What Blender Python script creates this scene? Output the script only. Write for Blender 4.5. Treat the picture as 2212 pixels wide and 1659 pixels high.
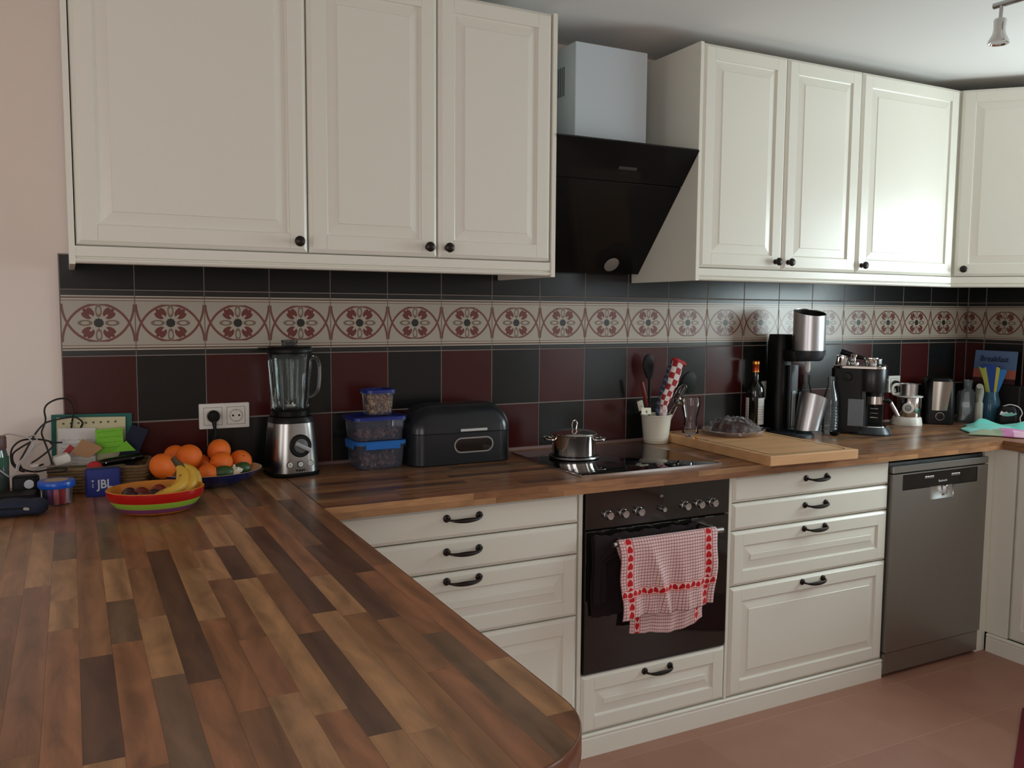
import bpy, bmesh, math, random
from mathutils import Vector, Matrix, Euler
random.seed(7)
PI = math.pi
SC = bpy.context.scene
COL = SC.collection
for o in list(bpy.data.objects):
    bpy.data.objects.remove(o)

# ------------------------------------------------------------------ camera, light, exposure
CAM = Vector((-0.0192, -2.8775, 1.4465))
yaw, pitch, roll = math.radians(27.1644), math.radians(-4.9037), math.radians(0.4052)
fw = Vector((math.sin(yaw)*math.cos(pitch), math.cos(yaw)*math.cos(pitch), math.sin(pitch)))
rt = Vector((math.cos(yaw), -math.sin(yaw), 0)); up = rt.cross(fw)
r2 = rt*math.cos(roll) + up*math.sin(roll); u2 = up*math.cos(roll) - rt*math.sin(roll)
cd = bpy.data.cameras.new('camera'); cam = bpy.data.objects.new('camera', cd); COL.objects.link(cam)
cd.sensor_width = 36; cd.lens = 1858.11/2212*36; cd.clip_start = 0.02
M4 = Matrix((( r2.x, u2.x, -fw.x, CAM.x), (r2.y, u2.y, -fw.y, CAM.y), (r2.z, u2.z, -fw.z, CAM.z), (0, 0, 0, 1)))
cam.matrix_world = M4
SC.camera = cam
SC.view_settings.view_transform = 'Standard'; SC.view_settings.look = 'None'
SC.view_settings.gamma = 1; SC.view_settings.use_curve_mapping = False
SC.view_settings.exposure = 0.0
SC.cycles.use_denoising = True
SC.cycles.max_bounces = 10; SC.cycles.diffuse_bounces = 5; SC.cycles.glossy_bounces = 5
SC.cycles.transparent_max_bounces = 24; SC.cycles.transmission_bounces = 10
SC.cycles.sample_clamp_indirect = 6
w = bpy.data.worlds.new('world'); SC.world = w; w.use_nodes = True
w.node_tree.nodes['Background'].inputs[0].default_value = (0.75, 0.88, 1.0, 1)
w.node_tree.nodes['Background'].inputs[1].default_value = 1.2

def area(name, loc, rot, sx, sy, power, color):
    d = bpy.data.lights.new(name, 'AREA'); d.shape = 'RECTANGLE'; d.size = sx; d.size_y = sy
    d.energy = power; d.color = color
    o = bpy.data.objects.new(name, d); COL.objects.link(o); o.location = loc; o.rotation_euler = rot
    return o
# daylight standing in three windows of the room, fill light in an added fourth
area('window_or_fill_light', (4.13, -1.36, 1.58), (0, math.radians(90), 0), 0.93, 1.0, 42, (0.82, 0.98, 1.0))
area('window_or_fill_light', (4.13, -3.75, 1.2), (0, math.radians(90), 0), 1.9, 1.1, 14, (0.93, 0.97, 1.0))
area('window_or_fill_light', (-1.7, -5.23, 1.3), (math.radians(90), 0, 0), 2.2, 1.8, 42, (1.0, 0.93, 0.87))
area('window_or_fill_light', (-3.43, -2.9, 1.35), (0, math.radians(-90), 0), 1.4, 1.3, 16, (1.0, 0.95, 0.9))  # added fill from the left, brightens the right-hand cabinets

# ------------------------------------------------------------------ helpers
def lin(c):
    return tuple((x/255/12.92 if x/255 <= 0.04045 else ((x/255+0.055)/1.055)**2.4) for x in c)
MATS = {}
def mat(name, rgb, rough=0.5, metal=0.0, spec=0.5, bump=0.0, bscale=40, coat=0.0, sheen=0.0, vary=0.0, vscale=8, aniso=0.0):
    if name in MATS: return MATS[name]
    m = bpy.data.materials.new(name); m.use_nodes = True; nt = m.node_tree; b = nt.nodes['Principled BSDF']
    c = lin(rgb)
    b.inputs['Base Color'].default_value = (*c, 1); b.inputs['Roughness'].default_value = rough
    b.inputs['Metallic'].default_value = metal; b.inputs['Specular IOR Level'].default_value = spec
    b.inputs['Coat Weight'].default_value = coat; b.inputs['Coat Roughness'].default_value = 0.1
    b.inputs['Sheen Weight'].default_value = sheen; b.inputs['Anisotropic'].default_value = aniso
    if bump or vary:
        tc = nt.nodes.new('ShaderNodeTexCoord'); n = nt.nodes.new('ShaderNodeTexNoise')
        n.inputs['Scale'].default_value = bscale; n.inputs['Detail'].default_value = 3
        nt.links.new(tc.outputs['Object'], n.inputs['Vector'])
        if bump:
            bp = nt.nodes.new('ShaderNodeBump'); bp.inputs['Strength'].default_value = bump; bp.inputs['Distance'].default_value = 0.002
            nt.links.new(n.outputs['Fac'], bp.inputs['Height']); nt.links.new(bp.outputs['Normal'], b.inputs['Normal'])
        if vary:
            n2 = nt.nodes.new('ShaderNodeTexNoise'); n2.inputs['Scale'].default_value = vscale
            nt.links.new(tc.outputs['Object'], n2.inputs['Vector'])
            mr = nt.nodes.new('ShaderNodeMapRange'); mr.inputs['To Min'].default_value = 1-vary; mr.inputs['To Max'].default_value = 1+vary
            nt.links.new(n2.outputs['Fac'], mr.inputs['Value'])
            mx = nt.nodes.new('ShaderNodeVectorMath'); mx.operation = 'SCALE'; mx.inputs[0].default_value = c
            nt.links.new(mr.outputs[0], mx.inputs['Scale']); nt.links.new(mx.outputs[0], b.inputs['Base Color'])
    MATS[name] = m; return m

def thin_glass(name, tint=(0.93, 0.96, 0.95), rough=0.03, body=0.0, bodycol=(200, 205, 205), refl=1.0):
    """thin clear sheet: see-through with a Fresnel reflection"""
    if name in MATS: return MATS[name]
    m = bpy.data.materials.new(name); m.use_nodes = True; nt = m.node_tree; nt.nodes.clear()
    out = nt.nodes.new('ShaderNodeOutputMaterial'); tr = nt.nodes.new('ShaderNodeBsdfTransparent'); gl = nt.nodes.new('ShaderNodeBsdfGlossy')
    tr.inputs[0].default_value = (*tint, 1); gl.inputs['Roughness'].default_value = rough; gl.inputs['Color'].default_value = (1, 1, 1, 1)
    fr = nt.nodes.new('ShaderNodeLayerWeight'); fr.inputs['Blend'].default_value = 0.20
    mp = nt.nodes.new('ShaderNodeMath'); mp.operation = 'MULTIPLY'; mp.inputs[1].default_value = refl
    nt.links.new(fr.outputs['Fresnel'], mp.inputs[0])
    mx = nt.nodes.new('ShaderNodeMixShader'); nt.links.new(mp.outputs[0], mx.inputs[0])
    last = tr.outputs[0]
    if body:
        df = nt.nodes.new('ShaderNodeBsdfDiffuse'); df.inputs[0].default_value = (*lin(bodycol), 1)
        m2 = nt.nodes.new('ShaderNodeMixShader'); m2.inputs[0].default_value = body
        nt.links.new(last, m2.inputs[1]); nt.links.new(df.outputs[0], m2.inputs[2]); last = m2.outputs[0]
    nt.links.new(last, mx.inputs[1]); nt.links.new(gl.outputs[0], mx.inputs[2]); nt.links.new(mx.outputs[0], out.inputs[0])
    MATS[name] = m; return m

# a tiny expression language that writes Math nodes
class X:
    nt = None
    def __init__(s, v): s.v = v
    @staticmethod
    def op(o, *a):
        n = X.nt.nodes.new('ShaderNodeMath'); n.operation = o
        for i, k in enumerate(a):
            k = k.v if isinstance(k, X) else k
            if isinstance(k, (int, float)): n.inputs[i].default_value = k
            else: X.nt.links.new(k, n.inputs[i])
        return X(n.outputs[0])
    def __add__(s, o): return X.op('ADD', s, o)
    __radd__ = __add__
    def __sub__(s, o): return X.op('SUBTRACT', s, o)
    def __rsub__(s, o): return X.op('SUBTRACT', o, s)
    def __mul__(s, o): return X.op('MULTIPLY', s, o)
    __rmul__ = __mul__
    def __truediv__(s, o): return X.op('DIVIDE', s, o)
    def __lt__(s, o): return X.op('LESS_THAN', s, o)
    def __gt__(s, o): return X.op('GREATER_THAN', s, o)
def xabs(a): return X.op('ABSOLUTE', a)
def xmod(a, b): return X.op('FLOORED_MODULO', a, b)
def xmin(a, b): return X.op('MINIMUM', a, b)
def xmax(a, b): return X.op('MAXIMUM', a, b)
def mixc(fac, a, b):
    n = X.nt.nodes.new('ShaderNodeMix'); n.data_type = 'RGBA'
    X.nt.links.new(fac.v, n.inputs[0])
    for i, k in ((6, a), (7, b)):
        if isinstance(k, tuple): n.inputs[i].default_value = (*lin(k), 1)
        else: X.nt.links.new(k, n.inputs[i])
    return n.outputs[2]
def pattern_mat(name, fn, rough=0.5, coord='Object', spec=0.5, sheen=0.0):
    m = bpy.data.materials.new(name); m.use_nodes = True; nt = m.node_tree; X.nt = nt
    tc = nt.nodes.new('ShaderNodeTexCoord'); sp = nt.nodes.new('ShaderNodeSeparateXYZ'); nt.links.new(tc.outputs[coord], sp.inputs[0])
    c = fn(X(sp.outputs[0]), X(sp.outputs[1]), X(sp.outputs[2]))
    b = nt.nodes['Principled BSDF']; nt.links.new(c, b.inputs['Base Color']); b.inputs['Roughness'].default_value = rough
    b.inputs['Specular IOR Level'].default_value = spec; b.inputs['Sheen Weight'].default_value = sheen
    MATS[name] = m; return m

def props(o, label=None, cat=None, group=None, kind=None):
    if label: o['label'] = label
    if cat: o['category'] = cat
    if group: o['group'] = group
    if kind: o['kind'] = kind
    return o
def thing(name, label, cat, loc=(0, 0, 0), rz=0, group=None):
    o = bpy.data.objects.new(name, None); COL.objects.link(o); o.empty_display_size = 0.05
    o.location = loc; o.rotation_euler = (0, 0, rz); return props(o, label, cat, group)
def link(name, me, m, parent=None, loc=None, rot=None):
    o = bpy.data.objects.new(name, me); COL.objects.link(o)
    if m is not None and len(me.materials) == 0: me.materials.append(m)
    if parent: o.parent = parent
    if loc: o.location = loc
    if rot: o.rotation_euler = rot
    return o
def obj(name, bm, m, parent=None, loc=None, rot=None, smooth=35):
    me = bpy.data.meshes.new(name)
    bmesh.ops.recalc_face_normals(bm, faces=bm.faces)
    bm.to_mesh(me); bm.free()
    if smooth:
        me.polygons.foreach_set('use_smooth', [True]*len(me.polygons))
        me.set_sharp_from_angle(angle=math.radians(smooth))
    return link(name, me, m, parent, loc, rot)
def clone(root, loc, rz=None, label=None, group=None):
    r = root.copy(); COL.objects.link(r); r.location = loc
    if rz is not None: r.rotation_euler = (r.rotation_euler.x, r.rotation_euler.y, rz)
    if label: r['label'] = label
    if group: r['group'] = group
    for ch in list(root.children):
        c = ch.copy(); COL.objects.link(c); c.parent = r
        for g in ch.children:
            d = g.copy(); COL.objects.link(d); d.parent = c
    return r
BM = bmesh.new
def box(bm, x0, x1, y0, y1, z0, z1, bev=0.0, seg=1):
    r = bmesh.ops.create_cube(bm, size=1.0)
    for v in r['verts']:
        v.co = Vector((x0+(v.co.x+0.5)*(x1-x0), y0+(v.co.y+0.5)*(y1-y0), z0+(v.co.z+0.5)*(z1-z0)))
    if bev:
        es = list({e for v in r['verts'] for e in v.link_edges})
        bmesh.ops.bevel(bm, geom=es, offset=bev, segments=seg, affect='EDGES', profile=0.5)
    return bm
def boxo(name, m, parent, x0, x1, y0, y1, z0, z1, bev=0.0, seg=1, smooth=35):
    return obj(name, box(BM(), x0, x1, y0, y1, z0, z1, bev, seg), m, parent, smooth=smooth)
def rings(bm, loops, cap0=True, cap1=True, closed=True):
    vs = [[bm.verts.new(p) for p in L] for L in loops]
    n = len(vs[0])
    for a, b in zip(vs, vs[1:]):
        for i in range(n if closed else n-1):
            j = (i+1) % n
            bm.faces.new((a[i], a[j], b[j], b[i]))
    if cap0: bm.faces.new(vs[0][::-1])
    if cap1: bm.faces.new(vs[-1])
    return bm
def lathe(bm, prof, seg=32, cx=0, cy=0, sx=1, sy=1, mtx=None, cap0=True, cap1=True):
    loops = []
    for r, z in prof:
        r = max(r, 1e-5)
        L = [Vector((cx+r*sx*math.cos(2*PI*i/seg), cy+r*sy*math.sin(2*PI*i/seg), z)) for i in range(seg)]
        if mtx: L = [mtx @ p for p in L]
        loops.append(L)
    return rings(bm, loops, cap0, cap1)
def rrect(hx, hy, r, n=6, cx=0, cy=0):
    r = min(r, hx, hy); P = []
    for k, (sx, sy) in enumerate(((1, 1), (-1, 1), (-1, -1), (1, -1))):
        for i in range(n+1):
            a = PI/2*k + PI/2*i/n
            P.append((cx+sx*(hx-r)+r*math.cos(a), cy+sy*(hy-r)+r*math.sin(a)))
    return P
def loft(bm, secs, n=6, mtx=None, cap0=True, cap1=True):
    """secs: (z, hx, hy, r[, cx, cy])"""
    loops = []
    for s in secs:
        z, hx, hy, r = s[:4]; cx, cy = (s[4], s[5]) if len(s) > 4 else (0, 0)
        L = [Vector((x, y, z)) for x, y in rrect(hx, hy, r, n, cx, cy)]
        if mtx: L = [mtx @ p for p in L]
        loops.append(L)
    return rings(bm, loops, cap0, cap1)
def catmull(pts, k=6):
    P = [Vector(p) for p in pts]; P = [P[0]*2-P[1]] + P + [P[-1]*2-P[-2]]; out = []
    for i in range(1, len(P)-2):
        for j in range(k):
            t = j/k; a, b, c, d = P[i-1:i+3]
            out.append(0.5*((2*b)+(c-a)*t+(2*a-5*b+4*c-d)*t*t+(3*b-a-3*c+d)*t**3))
    out.append(P[-2]); return out
def tube(bm, path, rad, seg=8, flat=1.0, caps=True):
    """rad: number or list; swept with a parallel-transported frame"""
    P = [Vector(p) for p in path]; n = len(P)
    R = rad if isinstance(rad, (list, tuple)) else [rad]*n
    T = [(P[min(i+1, n-1)]-P[max(i-1, 0)]).normalized() for i in range(n)]
    ref = Vector((0, 0, 1)) if abs(T[0].z) < 0.9 else Vector((1, 0, 0))
    u = T[0].cross(ref).normalized(); loops = []
    for i in range(n):
        u = (u - T[i]*u.dot(T[i])).normalized(); v = T[i].cross(u)
        loops.append([P[i]+u*R[i]*math.cos(2*PI*k/seg)+v*R[i]*flat*math.sin(2*PI*k/seg) for k in range(seg)])
    return rings(bm, loops, caps, caps)
def lerpr(n, f): return [f(i/(n-1)) for i in range(n)]
def tilt(loc, ax=0, ay=0, az=0, sc=1):
    return Matrix.Translation(loc) @ Euler((ax, ay, az)).to_matrix().to_4x4() @ Matrix.Scale(sc, 4)
def xform(bm, mtx): bmesh.ops.transform(bm, matrix=mtx, verts=bm.verts); return bm
def poly_prism(bm, pts, z0, z1):
    return rings(bm, [[Vector((x, y, z0)) for x, y in pts], [Vector((x, y, z1)) for x, y in pts]])
def text(name, s, size, m, parent, loc, rot, depth=0.0004, bold=False, sx=1.0):
    """flat lettering as real, very thin geometry"""
    c = bpy.data.curves.new(name, 'FONT'); c.body = s; c.size = size; c.extrude = depth; c.align_x = 'CENTER'; c.align_y = 'CENTER'
    c.resolution_u = 3
    if bold: c.offset = size*0.02
    t = bpy.data.objects.new(name, c); COL.objects.link(t)
    bpy.context.view_layer.update()
    me = bpy.data.meshes.new_from_object(t.evaluated_get(bpy.context.evaluated_depsgraph_get()))
    bpy.data.objects.remove(t); me.materials.clear(); me.name = name
    o = link(name, me, m, parent, loc, rot); o.scale = (sx, 1, 1); return o
# ------------------------------------------------------------------ materials
M_WHITE = mat('white_lacquer', (225, 223, 211), 0.30, spec=0.5)
M_CARC = mat('white_carcase', (222, 217, 205), 0.4)
M_WALL = mat('wall_paint', (230, 218, 209), 0.9, bump=0.15, bscale=120)
M_CEIL = mat('ceiling_paint', (225, 224, 222), 0.95)
M_GROUT = mat('grout', (120, 110, 104), 0.9)
M_BRONZE = mat('dark_bronze', (42, 36, 32), 0.38, 0.6)
M_STEEL = mat('brushed_steel', (190, 190, 190), 0.28, 1.0, aniso=0.5)
M_CHROME = mat('polished_steel', (215, 213, 210), 0.10, 1.0)
M_BLACKGL = mat('black_glass', (9, 9, 10), 0.05, spec=0.5)
M_HOODGL = mat('hood_glass', (26, 25, 25), 0.06, spec=0.14)
M_OVENGL = mat('oven_glass', (26, 23, 22), 0.05, spec=0.75)
M_BLACK = mat('black_plastic', (9, 9, 10), 0.42, spec=0.25)
M_BLACKM = mat('matt_black', (12, 12, 13), 0.6, spec=0.25)
M_DARKGR = mat('dark_grey_plastic', (50, 52, 55), 0.4)
M_PLASTW = mat('white_plastic', (225, 222, 214), 0.35)
M_TBLACK = mat('black_tile_glaze', (20, 22, 21), 0.24, spec=0.36, vary=0.25, vscale=9, bump=0.12, bscale=14)
M_TRED = mat('oxblood_tile_glaze', (62, 19, 18), 0.24, spec=0.36, vary=0.22, vscale=9, bump=0.12, bscale=14)
M_RED = mat('red_gloss', (190, 25, 20), 0.25)
M_BLUE = mat('blue_plastic', (20, 70, 175), 0.35)

def floor_fn():
    m = bpy.data.materials.new('terracotta_floor'); m.use_nodes = True; nt = m.node_tree; b = nt.nodes['Principled BSDF']
    oi = nt.nodes.new('ShaderNodeObjectInfo'); n = nt.nodes.new('ShaderNodeTexNoise'); n.inputs['Scale'].default_value = 7; n.inputs['Detail'].default_value = 5
    g = nt.nodes.new('ShaderNodeNewGeometry'); nt.links.new(g.outputs['Position'], n.inputs['Vector'])
    X.nt = nt
    f = X(n.outputs['Fac'])*0.7 + X(oi.outputs['Random'])*0.3
    nt.links.new(mixc(f, (150, 103, 86), (172, 128, 108)), b.inputs['Base Color']); b.inputs['Roughness'].default_value = 0.42
    return m
M_FLOOR = floor_fn()

def tile_pattern(x, y, z):
    u = x/0.2; v = z/0.199
    au = xabs(u); av = xabs(v)
    c = mixc((au+0*av) > 9, (168, 160, 146), (0, 0, 0))
    # arcs: two ellipses centred below and above the tile's middle
    def arc(s):
        e = (u*u)/(0.492*0.492) + X.op('POWER', xabs(v*s+0.3), 2)/(0.585*0.585)
        return (xabs(e-1) < 0.066)*(av < 0.285)*((v*s) > -0.285)
    c = mixc(xmax(arc(1), arc(-1)), c, (112, 66, 54))
    def ell(cx, cy, ang, a, b):
        ca, sa = math.cos(ang), math.sin(ang)
        p = (u-cx)*ca+(v-cy)*sa; q = (v-cy)*ca-(u-cx)*sa
        return p*p/(a*a)+q*q/(b*b)
    for k in range(4):
        an = k*PI/2
        e = ell(math.cos(an)*0.185, math.sin(an)*0.185, an, 0.102, 0.046)
        c = mixc(e < 1, c, (118, 98, 82)); c = mixc(e < 0.30, c, (164, 156, 142))
        an += PI/4
        for off, ln in ((-0.21, 0.074), (0.21, 0.074), (0, 0.095)):
            e = ell(math.cos(an+off)*0.2, math.sin(an+off)*0.2, an+off, ln, 0.039)
            c = mixc(e < 1, c, (104, 50, 42))
        e = ell(math.cos(an)*0.135, math.sin(an)*0.135, an, 0.045, 0.016)
        c = mixc(e < 1, c, (168, 160, 146))
    r2_ = u*u+v*v
    ang = X.op('ARCTAN2', v, u)
    wob = X.op('COSINE', ang*10)*0.0005
    c = mixc((r2_+wob) < 0.0046, c, (34, 36, 30))
    for a, b_, col in ((0.336, 0.346, (112, 74, 62)), (0.352, 0.370, (186, 180, 166)), (0.370, 0.400, (108, 84, 70)), (0.398, 0.414, (186, 180, 166)), (0.414, 0.51, (24, 26, 24))):
        c = mixc((av > a)*(av < b_), c, col)
    return c
M_TDEC = pattern_mat('ornament_tile_glaze', tile_pattern, 0.3)

def wood_mat(name, axis_len=0, scale=1.0, rough=0.3, obj_color=True, rgb=(150, 110, 75), gr=1.0):
    """stave wood: the object's own colour times grain that runs along local X"""
    m = bpy.data.materials.new(name); m.use_nodes = True; nt = m.node_tree; b = nt.nodes['Principled BSDF']
    tc = nt.nodes.new('ShaderNodeTexCoord'); oi = nt.nodes.new('ShaderNodeObjectInfo')
    mp = nt.nodes.new('ShaderNodeMapping'); mp.inputs['Scale'].default_value = (4.5*scale, 20*scale, 20*scale)
    ad = nt.nodes.new('ShaderNodeVectorMath'); ad.operation = 'ADD'
    sc = nt.nodes.new('ShaderNodeVectorMath'); sc.operation = 'SCALE'; sc.inputs[0].default_value = (37.1, 11.3, 5.7)
    nt.links.new(oi.outputs['Random'], sc.inputs['Scale'])
    nt.links.new(tc.outputs['Object'], mp.inputs[0]); nt.links.new(mp.outputs[0], ad.inputs[0]); nt.links.new(sc.outputs[0], ad.inputs[1])
    n1 = nt.nodes.new('ShaderNodeTexNoise'); n1.inputs['Scale'].default_value = 1.0; n1.inputs['Detail'].default_value = 4; n1.inputs['Distortion'].default_value = 2.2
    nt.links.new(ad.outputs[0], n1.inputs['Vector'])
    n2 = nt.nodes.new('ShaderNodeTexWave'); n2.inputs['Scale'].default_value = 0.35; n2.inputs['Distortion'].default_value = 5; n2.inputs['Detail'].default_value = 2
    n2.bands_direction = 'Y'; nt.links.new(ad.outputs[0], n2.inputs['Vector'])
    mp3 = nt.nodes.new('ShaderNodeMapping'); mp3.inputs['Scale'].default_value = (4, 60, 60)
    nt.links.new(ad.outputs[0], mp3.inputs[0])
    n3 = nt.nodes.new('ShaderNodeTexNoise'); n3.inputs['Scale'].default_value = 1.0; n3.inputs['Detail'].default_value = 2; nt.links.new(mp3.outputs[0], n3.inputs['Vector'])
    X.nt = nt
    f = (X(n1.outputs['Fac'])-0.5)*gr*1.15 + (X(n2.outputs['Fac'])-0.5)*gr*0.32 + (X(n3.outputs['Fac'])-0.5)*gr*0.42 + 1.0
    vm = nt.nodes.new('ShaderNodeVectorMath'); vm.operation = 'SCALE'
    if obj_color: nt.links.new(oi.outputs['Color'], vm.inputs[0])
    else: vm.inputs[0].default_value = lin(rgb)
    nt.links.new(f.v, vm.inputs['Scale']); nt.links.new(vm.outputs[0], b.inputs['Base Color'])
    b.inputs['Roughness'].default_value = rough; b.inputs['Specular IOR Level'].default_value = 0.45
    return m
M_STAVE = wood_mat('walnut_stave_laminate', rough=0.3)
M_CORE = mat('worktop_core', (70, 46, 34), 0.6)
M_BOARD = wood_mat('beech_board', scale=0.5, rough=0.5, obj_color=False, rgb=(206, 160, 114), gr=0.28)

# ------------------------------------------------------------------ room shell
CZ = 2.445; XL, XR, YF = -3.4, 4.085, -5.2
def wall(name, m, *a):
    o = boxo(name, m, None, *a, smooth=0); o['kind'] = 'structure'; return o
wall_back = wall('wall_back', M_WALL, XL-0.15, XR+0.15, 0.010, 0.16, 0, CZ)
ceiling = wall('ceiling', M_CEIL, XL-0.15, XR+0.15, YF-0.15, 0.16, CZ, CZ+0.12)
def wall_with_hole(name, axis, pos0, pos1, a0, a1, holes):
    """wall slab with window openings, one mesh; holes: (a,b,z0,z1) sorted"""
    bm = BM(); segs = []; cur = a0
    for (h0, h1, z0, z1) in holes:
        segs.append((cur, h0, 0, CZ)); segs.append((h0, h1, 0, z0)); segs.append((h0, h1, z1, CZ)); cur = h1
    segs.append((cur, a1, 0, CZ))
    for s0, s1, z0, z1 in segs:
        if s1-s0 < 1e-4 or z1-z0 < 1e-4: continue
        if axis == 'x': box(bm, pos0, pos1, s0, s1, z0, z1)
        else: box(bm, s0, s1, pos0, pos1, z0, z1)
    o = obj(name, bm, M_WALL, None, smooth=0); o['kind'] = 'structure'; return o
wall_right = wall_with_hole('wall_right', 'x', XR+0.008, XR+0.2, YF, 0.010, [(-4.3, -3.2, 0.25, 2.15), (-1.86, -0.86, 1.12, 2.05)])
wall_left = wall_with_hole('wall_left', 'x', XL-0.15, XL, YF, 0.010, [(-3.6, -2.2, 0.7, 2.0)])
wall_front = wall_with_hole('wall_front', 'y', YF-0.15, YF, XL-0.15, XR+0.2, [(-2.8, -0.6, 0.4, 2.2)])
def window(n, axis, p, a0, a1, z0, z1, label):
    """white casement frame of four bars and a centre mullion set in the opening"""
    root = thing('window_%d' % n, label, 'window'); root['kind'] = 'structure'; del root['category']
    t = 0.05
    for (b0, b1, c0, c1) in ((a0, a1, z0, z0+t), (a0, a1, z1-t, z1), (a0, a0+t, z0+t, z1-t), (a1-t, a1, z0+t, z1-t)):
        if axis == 'x': boxo('window_frame', M_PLASTW, root, p-0.03, p+0.02, b0, b1, c0, c1, 0.004)
        else: boxo('window_frame', M_PLASTW, root, b0, b1, p-0.02, p+0.03, c0, c1, 0.004)
window(1, 'x', XR+0.035, -1.86, -0.86, 1.12, 2.05, 'white framed kitchen window over the sink run')
window(2, 'x', XR+0.035, -4.3, -3.2, 0.25, 2.15, 'tall white framed window further along the right wall')
window(3, 'y', YF+0.0, -2.8, -0.6, 0.4, 2.2, 'white framed window behind the camera')

window(4, 'x', XL-0.03, -3.6, -2.2, 0.7, 2.0, 'white framed window added unseen in the left wall for fill light')  # invented window, holds the fill light for faces turned left

# floor: slab of grout with separate terracotta tiles
floor = wall('floor', mat('floor_grout', (176, 142, 124), 0.9), XL-0.15, XR+0.15, YF-0.15, 0.16, -0.15, -0.0003)
FP = 0.3305; tile_me = None
fx = [1.84+FP*k for k in range(-5, 7)]; fy = [-0.665-FP*k for k in range(-1, 8)]
bm = box(BM(), -FP/2+0.0010, FP/2-0.0010, -FP/2+0.0010, FP/2-0.0010, -0.008, 0.0, 0.0003)
tile_me = bpy.data.meshes.new('floor_tile'); bm.to_mesh(tile_me); bm.free(); tile_me.materials.append(M_FLOOR)
for x in fx:
    for y in fy:
        link('tile', tile_me, None, floor, (x+FP/2, y-FP/2, 0))
bm = BM()   # the rest of the floor, out of the picture, as one joined part
ix = range(-16, 8); iy = range(-1, 14)
for i in ix:
    for j in iy:
        if -5 <= i < 7 and -1 <= j < 8: continue
        x0 = 1.84+FP*i; y1 = -0.665-FP*j
        if x0 < XL-0.1 or x0+FP > XR+0.15: continue
        if y1-FP < YF-0.1 or y1 > 0.0: continue
        box(bm, x0+0.0012, x0+FP-0.0012, y1-FP+0.0012, y1-0.0012, -0.008, 0)
o = obj('tile_field', bm, M_FLOOR, floor, smooth=0); o['kind'] = 'stuff'

# ------------------------------------------------------------------ backsplash tiles: parts of the walls
TP = 0.2023; TX0 = -0.0435; G = 0.0027
ROWS = [(1.4995, 1.6015, 'black'), (1.3000, 1.4990, 'dec'), (1.0945, 1.2990, 'c0'), (0.9185, 1.0925, 'c1')]
def tmesh(w_, h_, m, dx=0.0):
    """one glazed tile, front face at local y=0 facing -y, 9 mm thick, cushioned edge; dx shifts a cut tile's pattern"""
    bm = BM(); e = 0.0012; hw, hh = w_/2, h_/2
    def L(k, y): return [Vector((dx+a*(hw-k), y, b*(hh-k))) for a, b in ((-1, -1), (1, -1), (1, 1), (-1, 1))]
    rings(bm, [L(0, 0.009), L(0, 0.0012), L(e, 0.0)])
    bmesh.ops.recalc_face_normals(bm, faces=bm.faces)
    me = bpy.data.meshes.new('tile'); bm.to_mesh(me); bm.free(); me.materials.append(m); return me
MT = {'black': M_TBLACK, 'red': M_TRED, 'dec': M_TDEC}
cache = {}
def put_tile(parent, kind, x0, x1, z0, z1, right=False, pat=None):
    w_ = x1-x0-G; h_ = z1-z0-G; full = abs(w_-(TP-G)) < 1e-4
    dx = 0 if pat is None else (x0+x1)/2-pat
    key = (kind, round(w_, 4), round(h_, 4), round(dx, 4))
    if key not in cache: cache[key] = tmesh(w_, h_, MT[kind], dx)
    cx = (x0+x1)/2-dx; cz = (z0+z1)/2
    if right: link('tile', cache[key], None, parent, (XR-0.0005, -cx, cz), (0, 0, -PI/2))
    else: link('tile', cache[key], None, parent, (cx, 0, cz))
def kind_of(r, i):
    if r == 'c0': return 'red' if i % 2 == 0 else 'black'
    if r == 'c1': return 'black' if i % 2 == 0 else 'red'
    return r
for r, (z0, z1, k) in enumerate(ROWS):
    for i in range(21):
        x0 = TX0+TP*i; x1 = min(x0+TP, XR-0.001)
        put_tile(wall_back, kind_of(k, i), x0, x1, z0, z1, pat=(x0+TP/2) if i == 20 else None)
    for i in range(5):
        d1 = 0.097+0.203*i if i else 0.097; d0 = 0.0 if i == 0 else 0.097+0.203*(i-1)
        if d1 > 0.86: d1 = 0.86
        put_tile(wall_right, kind_of(k, i), d0+0.002, d1, z0, z1, right=True, pat=(d1-TP/2) if i == 0 else None)
for i in range(3):   # splash tiles rising behind the cooker hood
    for j in range(7, 10):
        pass
boxo('grout', M_GROUT, wall_back, TX0-0.002, XR, 0.0011, 0.0105, 0.9, 1.6035, smooth=0)
boxo('grout', M_GROUT, wall_right, XR+0.0008, XR+0.0085, -0.86, 0.0, 0.9, 1.6035, smooth=0)
# silicone bead where the worktop meets the tiles
bm = BM()
rings(bm, [[Vector((x, -0.001, 0.918)), Vector((x, -0.009, 0.918)), Vector((x, -0.006, 0.9235)), Vector((x, -0.001, 0.927))] for x in (0.7, XR)])
o = obj('trim_1', bm, mat('silicone', (128, 104, 100), 0.5)); o['kind'] = 'structure'

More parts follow.
